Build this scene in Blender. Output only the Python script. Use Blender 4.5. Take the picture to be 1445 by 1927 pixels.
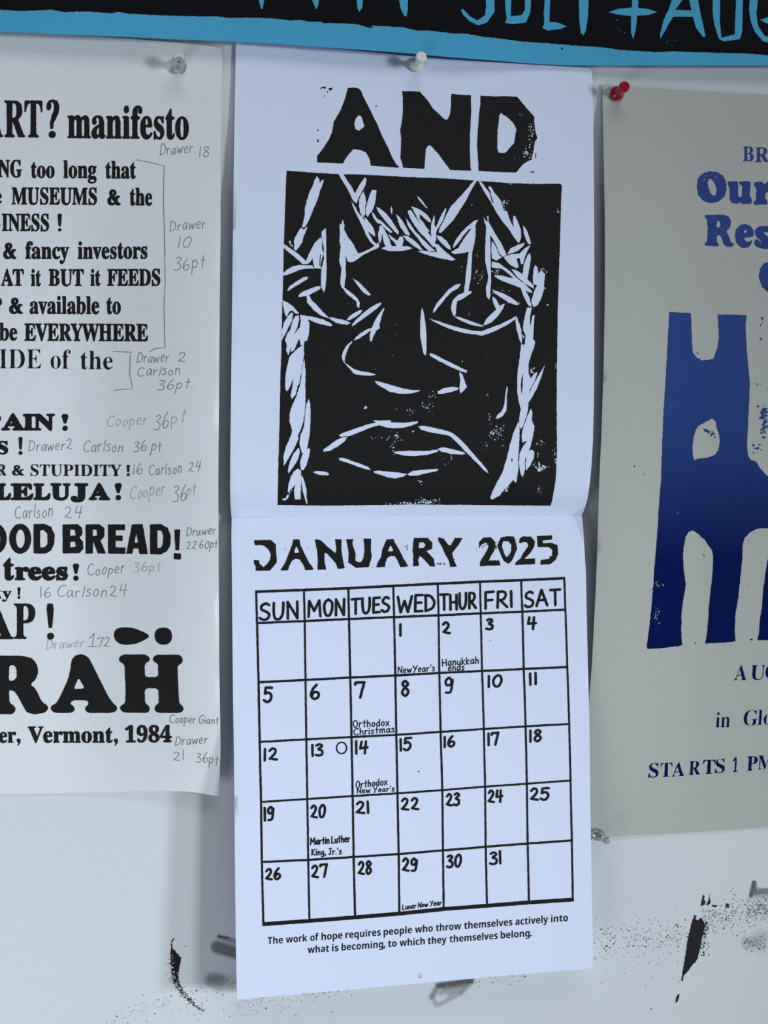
import bpy, bmesh, math, random
import numpy as np
from mathutils import Vector, Matrix
from mathutils.geometry import delaunay_2d_cdt

for o in list(bpy.data.objects):
    bpy.data.objects.remove(o)
scene = bpy.context.scene
COL = scene.collection
R = math.radians

# ------------------------------------------------------------------ camera
F_PX = 2400.0
YAW = R(10.5)
DIST = 0.755
ZC = 1.5
cam_d = bpy.data.cameras.new('camera')
cam = bpy.data.objects.new('camera', cam_d)
COL.objects.link(cam)
cam_d.sensor_fit = 'VERTICAL'
cam_d.sensor_height = 36.0
cam_d.lens = F_PX / 1927.0 * 36.0
cam_d.clip_start = 0.01
FWD = Vector((math.sin(YAW), math.cos(YAW), 0))
RIGHT = Vector((math.cos(YAW), -math.sin(YAW), 0))
CAM = Vector((0, 0, ZC)) - FWD * DIST
cam.location = CAM
cam.rotation_euler = (R(90), 0, -YAW)
scene.camera = cam

# ------------------------------------------------------------------ light and exposure
scene.view_settings.view_transform = 'Standard'
scene.view_settings.look = 'None'
scene.view_settings.gamma = 1.0
scene.view_settings.use_curve_mapping = False
scene.view_settings.exposure = 0.0

world = bpy.data.worlds.new('room_light')
scene.world = world
world.use_nodes = True
wb = world.node_tree.nodes['Background']
wb.inputs[0].default_value = (0.86, 0.93, 1.0, 1)
wb.inputs[1].default_value = 0.03


def area(name, loc, target, w, h, power, color):
    d = bpy.data.lights.new(name, 'AREA')
    d.shape = 'RECTANGLE'
    d.size, d.size_y, d.energy, d.color = w, h, power, color
    o = bpy.data.objects.new(name, d)
    COL.objects.link(o)
    o.location = loc
    o.rotation_euler = (Vector(target) - Vector(loc)).to_track_quat('-Z', 'Y').to_euler()
    return o


TGT = (0.0, 0, ZC - 0.1)


def beam(name, loc, target, angle, radius, power, color=(0.9, 0.95, 1.0)):
    """daylight falling in through a far window, brightest on the lower left of the wall"""
    d = bpy.data.lights.new(name, 'SPOT')
    d.energy, d.color, d.shadow_soft_size = power, color, radius
    d.spot_size, d.spot_blend = R(angle), 1.0
    o = bpy.data.objects.new(name, d)
    COL.objects.link(o)
    o.location = loc
    o.rotation_euler = (Vector(target) - Vector(loc)).to_track_quat('-Z', 'Y').to_euler()


beam('window_light_far', (3.1, -1.75, ZC - 0.35), (-0.42, 0, ZC - 0.30), 19, 0.2, 316)
beam('window_light_near', (2.5, -2.6, ZC - 0.05), (-0.5, 0, ZC + 0.02), 31, 0.36, 275)
area('lower_left_fill', (-0.75, -0.65, ZC - 0.75), (0, 0, ZC - 0.35), 0.5, 0.5, 4.8, (0.9, 0.95, 1.0))  # unseen fill added for the soft light from the lower left
area('ceiling_light', (0.2, -1.3, ZC + 1.6), (0, 0, ZC), 1.2, 0.8, 11.0, (0.93, 0.96, 1.0))

# ------------------------------------------------------------------ geometry helpers


def at(px, py, h):
    """pixel of the 1445x1927 photograph -> point standing h metres off the wall (wall plane y = 0)"""
    d = FWD + RIGHT * ((px - 722.5) / F_PX) + Vector((0, 0, 1)) * ((963.5 - py) / F_PX)
    t = (-h - CAM.y) / d.y
    return CAM + d * t


def sst(a, b, x):
    t = min(1.0, max(0.0, (x - a) / (b - a)))
    return t * t * (3 - 2 * t)


def table(tb, x):
    """smooth interpolation through a table of (x, value)"""
    if x <= tb[0][0]:
        return tb[0][1]
    n = len(tb)
    for i in range(n - 1):
        if x <= tb[i + 1][0]:
            x0, y0 = tb[i]
            x1, y1 = tb[i + 1]

            def sl(k):
                if k == 0:
                    return (tb[1][1] - tb[0][1]) / (tb[1][0] - tb[0][0])
                if k == n - 1:
                    return (tb[-1][1] - tb[-2][1]) / (tb[-1][0] - tb[-2][0])
                return (tb[k + 1][1] - tb[k - 1][1]) / (tb[k + 1][0] - tb[k - 1][0])
            t = (x - x0) / (x1 - x0)
            w = x1 - x0
            return ((2 * t**3 - 3 * t * t + 1) * y0 + (t**3 - 2 * t * t + t) * w * sl(i)
                    + (3 * t * t - 2 * t**3) * y1 + (t**3 - t * t) * w * sl(i + 1))
    return tb[-1][1]


def area2(lp):
    return 0.5 * sum(lp[i - 1][0] * lp[i][1] - lp[i][0] * lp[i - 1][1] for i in range(len(lp)))


def pts(s, blk=None):
    v = [float(t) for t in s.replace(',', ' ').split()]
    lp = [(v[i], v[i + 1]) for i in range(0, len(v) - 1, 2)]
    if blk:
        ox, oy, k = blk
        lp = [(ox + x / k, oy + y / k) for x, y in lp]
    return lp


_h = random.Random(11)
NZ = [_h.uniform(-1, 1) for _ in range(4096)]


def rough(lp, amp, step=3.0, seed=0):
    """subdivide an outline and let it wander like a cut or letterpress edge"""
    out = []
    n = len(lp)
    for i in range(n):
        a, b = lp[i], lp[(i + 1) % n]
        L = math.dist(a, b)
        k = max(1, int(L / step))
        for j in range(k):
            t = j / k
            out.append((a[0] + (b[0] - a[0]) * t, a[1] + (b[1] - a[1]) * t))
    m = len(out)
    res = []
    for i in range(m):
        p, q = out[i - 1], out[(i + 1) % m]
        dx, dy = q[0] - p[0], q[1] - p[1]
        L = math.hypot(dx, dy) or 1.0
        k = int(out[i][0] * 7.3 + out[i][1] * 13.7 + seed * 31)
        a = amp * (0.6 * NZ[k % 4096] + 0.4 * NZ[(k // 5) % 4096])
        res.append((out[i][0] - dy / L * a, out[i][1] + dx / L * a))
    return res


def soften(lp, r):
    """cut the corners of an outline by at most r pixels"""
    out = []
    n = len(lp)
    for i in range(n):
        p, c, q = lp[i - 1], lp[i], lp[(i + 1) % n]
        for e in (p, q):
            L = math.dist(c, e) or 1e-6
            t = min(0.3, r / L)
            out.append((c[0] + (e[0] - c[0]) * t, c[1] + (e[1] - c[1]) * t))
    return out


def grow(lp, d):
    """offset an outline outwards by d pixels"""
    s = 1 if area2(lp) > 0 else -1
    out = []
    n = len(lp)
    for i in range(n):
        p, c, q = lp[i - 1], lp[i], lp[(i + 1) % n]
        ax, ay = c[0] - p[0], c[1] - p[1]
        bx, by = q[0] - c[0], q[1] - c[1]
        la, lb = math.hypot(ax, ay) or 1e-6, math.hypot(bx, by) or 1e-6
        nx, ny = ay / la + by / lb, -ax / la - bx / lb
        L = math.hypot(nx, ny)
        if L < 0.3:
            out.append(c)
            continue
        m = min(1.6, 2.0 / L) / L
        out.append((c[0] + s * nx * m * d, c[1] + s * ny * m * d))
    return out


def catmull(p, k=5):
    if len(p) < 3:
        return p
    q = [(2 * p[0][0] - p[1][0], 2 * p[0][1] - p[1][1])] + p + [(2 * p[-1][0] - p[-2][0], 2 * p[-1][1] - p[-2][1])]
    out = []
    for i in range(1, len(q) - 2):
        a, b, c, d = q[i - 1:i + 3]
        for j in range(k):
            t = j / k
            out.append(tuple(0.5 * (2 * b[e] + (c[e] - a[e]) * t + (2 * a[e] - 5 * b[e] + 4 * c[e] - d[e]) * t * t
                                    + (3 * b[e] - a[e] - 3 * c[e] + d[e]) * t**3) for e in (0, 1)))
    out.append(p[-1])
    return out


def ribbon(p, w, cap=True):
    """a pen stroke of width w along a polyline"""
    q = [p[0]]
    for a in p[1:]:
        if math.dist(a, q[-1]) > 0.15:
            q.append(a)
    p = q
    if len(p) == 1:
        return [(p[0][0] + w / 2 * math.cos(a * R(45)), p[0][1] + w / 2 * math.sin(a * R(45))) for a in range(8)]
    n = len(p)
    L, Rr = [], []
    for i in range(n):
        a, b = p[max(0, i - 1)], p[min(n - 1, i + 1)]
        dx, dy = b[0] - a[0], b[1] - a[1]
        l = math.hypot(dx, dy) or 1e-6
        nx, ny = -dy / l * w / 2, dx / l * w / 2
        L.append((p[i][0] + nx, p[i][1] + ny))
        Rr.append((p[i][0] - nx, p[i][1] - ny))
    def arc(c, s, sign):
        a0 = math.atan2(s[1] - c[1], s[0] - c[0])
        return [(c[0] + w / 2 * math.cos(a0 + sign * R(t)), c[1] + w / 2 * math.sin(a0 + sign * R(t))) for t in (45, 90, 135)]
    end = arc(p[-1], L[-1], -1) if cap else []
    st = arc(p[0], Rr[0], -1) if cap else []
    return L + end + Rr[::-1] + st


def blob(x, y, r, rnd, n=7, el=1.0, ang=0.0):
    out = []
    for i in range(n):
        a = 2 * math.pi * i / n
        k = r * rnd.uniform(0.7, 1.2)
        u, v = k * math.cos(a) * el, k * math.sin(a)
        out.append((x + u * math.cos(ang) - v * math.sin(ang), y + u * math.sin(ang) + v * math.cos(ang)))
    return out


class Print:
    """printed areas: shapes are laid down (add) or left blank (cut) in order, then cut into one triangulated mesh"""

    def __init__(self):
        self.p = []
        self.start = []
        self.names = []

    def new(self, name):
        """what follows is a printed piece of its own"""
        self.start.append(len(self.p))
        self.names.append(name)

    def add(self, *loops):
        self.p.append((True, [l for l in loops if len(l) > 2]))

    def cut(self, *loops):
        self.p.append((False, [l for l in loops if len(l) > 2]))


def inside(loops, P, parity):
    res = np.zeros(len(P), int)
    for lp in loops:
        A = np.array(lp)
        B = np.roll(A, -1, 0)
        x, y = P[:, 0:1], P[:, 1:2]
        up = (A[:, 1] <= y) & (B[:, 1] > y)
        dn = (A[:, 1] > y) & (B[:, 1] <= y)
        cr = (B[:, 0] - A[:, 0]) * (y - A[:, 1]) - (x - A[:, 0]) * (B[:, 1] - A[:, 1])
        if parity:
            res += ((up & (cr > 0)) | (dn & (cr < 0))).sum(1)
        else:
            res += (up & (cr > 0)).sum(1) - (dn & (cr < 0)).sum(1)
    return (res % 2 == 1) if parity else (res != 0)


def tri(prims, grid=None):
    """triangulate the inked area of an ordered list of shapes -> (points, triangles) in photograph pixels"""
    V, E = [], []
    x0 = y0 = 1e9
    x1 = y1 = -1e9
    for _, loops in prims:
        for lp in loops:
            b = len(V)
            V += [Vector(q) for q in lp]
            E += [(b + i, b + (i + 1) % len(lp)) for i in range(len(lp))]
            for q in lp:
                x0, x1, y0, y1 = min(x0, q[0]), max(x1, q[0]), min(y0, q[1]), max(y1, q[1])
    if grid:
        nx, ny = int((x1 - x0) / grid), int((y1 - y0) / grid)
        for i in range(1, nx + 1):
            for j in range(1, ny + 1):
                V.append(Vector((x0 + (i - 0.37) * grid, y0 + (j - 0.41) * grid)))
    vo, _, fo, *_ = delaunay_2d_cdt(V, E, [], 0, 1e-4)
    P = np.array([(v.x, v.y) for v in vo])
    T = np.array([f for f in fo if len(f) == 3])
    if not len(T):
        return P, T
    C = P[T].mean(1)
    on = np.zeros(len(T), bool)
    for a, loops in prims:
        lo = np.min([np.min(np.array(l), 0) for l in loops], 0)
        hi = np.max([np.max(np.array(l), 0) for l in loops], 0)
        idx = np.where((C >= lo).all(1) & (C <= hi).all(1))[0]
        if len(idx):
            for k in range(0, len(idx), 4000):
                s = idx[k:k + 4000]
                m = inside(loops, C[s], len(loops) > 1)
                on[s[m]] = a
    T = T[on]
    return P, T


def clusters(prims):
    """group shapes whose boxes touch, keeping their order"""
    bx = []
    for a, loops in prims:
        A = np.vstack([np.array(l) for l in loops])
        bx.append((A[:, 0].min() - 1, A[:, 1].min() - 1, A[:, 0].max() + 1, A[:, 1].max() + 1))
    par = list(range(len(prims)))

    def find(i):
        while par[i] != i:
            par[i] = par[par[i]]
            i = par[i]
        return i
    for i in range(len(bx)):
        for j in range(i):
            a, b = bx[i], bx[j]
            if a[0] < b[2] and b[0] < a[2] and a[1] < b[3] and b[1] < a[3]:
                par[find(i)] = find(j)
    g = {}
    for i in range(len(prims)):
        g.setdefault(find(i), []).append(prims[i])
    return list(g.values())


def link(name, me, mat, parent=None):
    o = bpy.data.objects.new(name, me)
    COL.objects.link(o)
    if mat:
        me.materials.append(mat)
    if parent:
        o.parent = parent
        o.matrix_parent_inverse = parent.matrix_world.inverted()
    return o


def origin_to(o, loc):
    """move a mesh object's origin without moving the mesh"""
    d = Vector(loc)
    o.data.transform(Matrix.Translation(-d))
    o.location = d


def print_mesh(name, pr, hf, mat, parent, lift=0.00015, grid=None):
    verts, faces = [], []
    for cl in clusters(pr.p):
        cl = [(a, [rough(l, 0.0, 12) for l in loops]) for a, loops in cl]
        P, T = tri(cl, grid)
        if not len(T):
            continue
        used = np.unique(T)
        mp = {u: i + len(verts) for i, u in enumerate(used)}
        verts += [at(P[u][0], P[u][1], hf(P[u][0], P[u][1]) + lift) for u in used]
        for t in T:
            a, b, c = (mp[i] for i in t)
            n = (verts[b] - verts[a]).cross(verts[c] - verts[a])
            faces.append((a, b, c) if n.y < 0 else (a, c, b))
    me = bpy.data.meshes.new(name)
    me.from_pydata([tuple(v) for v in verts], [], faces)
    me.polygons.foreach_set('use_smooth', [True] * len(me.polygons))
    me.update()
    return link(name, me, mat, parent)


def print_pieces(pr, hf, mat, parent, lift=0.00015, grid=None):
    ends = pr.start[1:] + [len(pr.p)]
    for n, a, b in zip(pr.names, pr.start, ends):
        if a == b:
            continue
        q = Print()
        q.p = pr.p[a:b]
        print_mesh(n, q, hf, mat, parent, lift, grid)


def sheet_mesh(name, outline, holes, hf, mat, parent, thick=0.0003, grid=9.0):
    """a sheet of paper with real thickness, lying at height hf(px, py) off the wall"""
    P, T = tri([(True, [outline] + holes)], grid)
    used = np.unique(T)
    mp = {u: i for i, u in enumerate(used)}
    fr = [at(P[u][0], P[u][1], hf(P[u][0], P[u][1])) for u in used]
    n0 = len(fr)
    bk = [v + Vector((0, thick, 0)) for v in fr]
    verts = fr + bk
    faces, cnt = [], {}
    for t in T:
        a, b, c = (mp[i] for i in t)
        nn = (fr[b] - fr[a]).cross(fr[c] - fr[a])
        if nn.y > 0:
            b, c = c, b
        faces.append((a, b, c))
        faces.append((a + n0, c + n0, b + n0))
        for e in ((a, b), (b, c), (c, a)):
            cnt[e] = 1
    smooth = [True] * len(faces)
    for (a, b) in cnt:
        if (b, a) not in cnt:
            k = len(verts)
            verts += [fr[a], fr[b], bk[b], bk[a]]
            faces.append((k + 1, k, k + 3, k + 2))
            smooth.append(False)
    me = bpy.data.meshes.new(name)
    me.from_pydata([tuple(v) for v in verts], [], faces)
    me.polygons.foreach_set('use_smooth', smooth)
    me.update()
    return link(name, me, mat, parent)


def empty(name, loc, label, cat, group=None):
    o = bpy.data.objects.new(name, None)
    COL.objects.link(o)
    o.empty_display_size = 0.02
    o.location = loc
    bpy.context.view_layer.update()
    o['label'] = label
    o['category'] = cat
    if group:
        o['group'] = group
    return o

# ------------------------------------------------------------------ materials


def nodes(name):
    m = bpy.data.materials.new(name)
    m.use_nodes = True
    nt = m.node_tree
    return m, nt, nt.nodes['Principled BSDF']


def paper(name, col, var=0.03, scale=900, rough_=0.75, bump=0.04, blot=None):
    m, nt, b = nodes(name)
    tc = nt.nodes.new('ShaderNodeTexCoord')
    nz = nt.nodes.new('ShaderNodeTexNoise')
    nz.inputs['Scale'].default_value = scale
    nz.inputs['Detail'].default_value = 5
    nt.links.new(tc.outputs['Object'], nz.inputs['Vector'])
    rp = nt.nodes.new('ShaderNodeValToRGB')
    lo = [max(0, c * (1 - var)) for c in col]
    hi = [min(1, c * (1 + var)) for c in col]
    rp.color_ramp.elements[0].position = 0.3
    rp.color_ramp.elements[1].position = 0.7
    rp.color_ramp.elements[0].color = (*lo, 1)
    rp.color_ramp.elements[1].color = (*hi, 1)
    nt.links.new(nz.outputs['Fac'], rp.inputs['Fac'])
    out = rp.outputs['Color']
    if blot:
        n2 = nt.nodes.new('ShaderNodeTexNoise')
        n2.inputs['Scale'].default_value = 14
        n2.inputs['Detail'].default_value = 4
        nt.links.new(tc.outputs['Object'], n2.inputs['Vector'])
        mr = nt.nodes.new('ShaderNodeMapRange')
        mr.inputs[1].default_value, mr.inputs[2].default_value = 0.5, 0.8
        nt.links.new(n2.outputs['Fac'], mr.inputs[0])
        mx = nt.nodes.new('ShaderNodeMix')
        mx.data_type = 'RGBA'
        nt.links.new(mr.outputs[0], mx.inputs['Factor'])
        nt.links.new(out, mx.inputs['A'])
        mx.inputs['B'].default_value = (*blot, 1)
        out = mx.outputs['Result']
    nt.links.new(out, b.inputs['Base Color'])
    b.inputs['Roughness'].default_value = rough_
    b.inputs['Specular IOR Level'].default_value = 0.25
    bp = nt.nodes.new('ShaderNodeBump')
    bp.inputs['Strength'].default_value = bump
    bp.inputs['Distance'].default_value = 0.0004
    nt.links.new(nz.outputs['Fac'], bp.inputs['Height'])
    nt.links.new(bp.outputs['Normal'], b.inputs['Normal'])
    return m


def ink(name, col, rough_=0.55, var=0.25, scale=700, spec=0.3):
    m = paper(name, col, var, scale, rough_, 0.06)
    m.node_tree.nodes['Principled BSDF'].inputs['Specular IOR Level'].default_value = spec
    return m


M_WALL = paper('white_painted_board', (0.605, 0.655, 0.695), 0.012, 260, 0.6, 0.05)
M_CAL = paper('bright_white_paper', (0.665, 0.755, 0.96), 0.012, 1200)
M_LEFT = paper('off_white_newsprint', (0.685, 0.73, 0.775), 0.025, 500, 0.8, 0.06, blot=(0.66, 0.705, 0.745))
M_RIGHT = paper('grey_cream_paper', (0.42, 0.443, 0.42), 0.035, 700, 0.85, 0.06)
M_BLUE = paper('sky_blue_paper', (0.062, 0.365, 0.60), 0.06, 800, 0.8, 0.05)
M_BLACK = ink('black_ink', (0.0135, 0.0135, 0.0138), 0.6, 0.12, 700, 0.08)
M_BLACK2 = ink('black_block_ink', (0.005, 0.0055, 0.0075), 0.6, 0.12, 700, 0.05)
M_PENCIL = ink('graphite_pencil', (0.17, 0.18, 0.19), 0.5, 0.5, 900)
M_FAINT = ink('faint_pencil', (0.36, 0.39, 0.41), 0.6, 0.3, 900)
M_WALLINK = ink('wall_ink', (0.010, 0.010, 0.014), 0.4, 0.4, 300)
M_SMUDGE = ink('ink_speck', (0.09, 0.10, 0.11), 0.6, 0.4, 300)


def blue_ink():
    """blue ink rolled from a lighter blue at the sheet's top to navy at its foot"""
    m, nt, b = nodes('blue_relief_ink')
    tc = nt.nodes.new('ShaderNodeTexCoord')
    sp = nt.nodes.new('ShaderNodeSeparateXYZ')
    nt.links.new(tc.outputs['Object'], sp.inputs[0])
    rp = nt.nodes.new('ShaderNodeValToRGB')
    mr = nt.nodes.new('ShaderNodeMapRange')
    mr.inputs[1].default_value, mr.inputs[2].default_value = 1.34, 1.74
    nt.links.new(sp.outputs['Z'], mr.inputs[0])
    nt.links.new(mr.outputs[0], rp.inputs['Fac'])
    e = rp.color_ramp.elements
    e[0].position, e[0].color = 0.0, (0.004, 0.010, 0.088, 1)
    e[1].position, e[1].color = 1.0, (0.048, 0.078, 0.30, 1)
    for p_, c_ in ((0.33, (0.0045, 0.0125, 0.10, 1)), (0.55, (0.033, 0.076, 0.27, 1)), (0.75, (0.038, 0.08, 0.29, 1))):
        k = rp.color_ramp.elements.new(p_)
        k.color = c_
    nz = nt.nodes.new('ShaderNodeTexNoise')
    nz.inputs['Scale'].default_value = 800
    nz.inputs['Detail'].default_value = 4
    nt.links.new(tc.outputs['Object'], nz.inputs['Vector'])
    mx = nt.nodes.new('ShaderNodeMix')
    mx.data_type = 'RGBA'
    mx.blend_type = 'MULTIPLY'
    mx.inputs['Factor'].default_value = 0.35
    nt.links.new(rp.outputs['Color'], mx.inputs['A'])
    nt.links.new(nz.outputs['Fac'], mx.inputs['B'])
    nt.links.new(mx.outputs['Result'], b.inputs['Base Color'])
    b.inputs['Roughness'].default_value = 0.55
    b.inputs['Specular IOR Level'].default_value = 0.0
    return m


M_NAVY = blue_ink()


def plastic(name, col, trans=0.0, rough_=0.15):
    m, nt, b = nodes(name)
    nz = nt.nodes.new('ShaderNodeTexNoise')
    nz.inputs['Scale'].default_value = 300
    mr = nt.nodes.new('ShaderNodeMapRange')
    mr.inputs[3].default_value, mr.inputs[4].default_value = rough_, rough_ + 0.08
    nt.links.new(nz.outputs['Fac'], mr.inputs[0])
    nt.links.new(mr.outputs[0], b.inputs['Roughness'])
    b.inputs['Base Color'].default_value = (*col, 1)
    b.inputs['Transmission Weight'].default_value = trans
    b.inputs['IOR'].default_value = 1.49
    return m


M_CLEAR = plastic('clear_plastic', (0.95, 0.97, 0.97), 0.92, 0.05)
M_WHITE = plastic('white_plastic', (0.72, 0.73, 0.72), 0.0, 0.25)
M_RED = plastic('red_plastic', (0.42, 0.012, 0.03), 0.25, 0.12)
M_STEEL = plastic('steel', (0.5, 0.5, 0.5), 0.0, 0.3)
M_STEEL.node_tree.nodes['Principled BSDF'].inputs['Metallic'].default_value = 1.0

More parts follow.
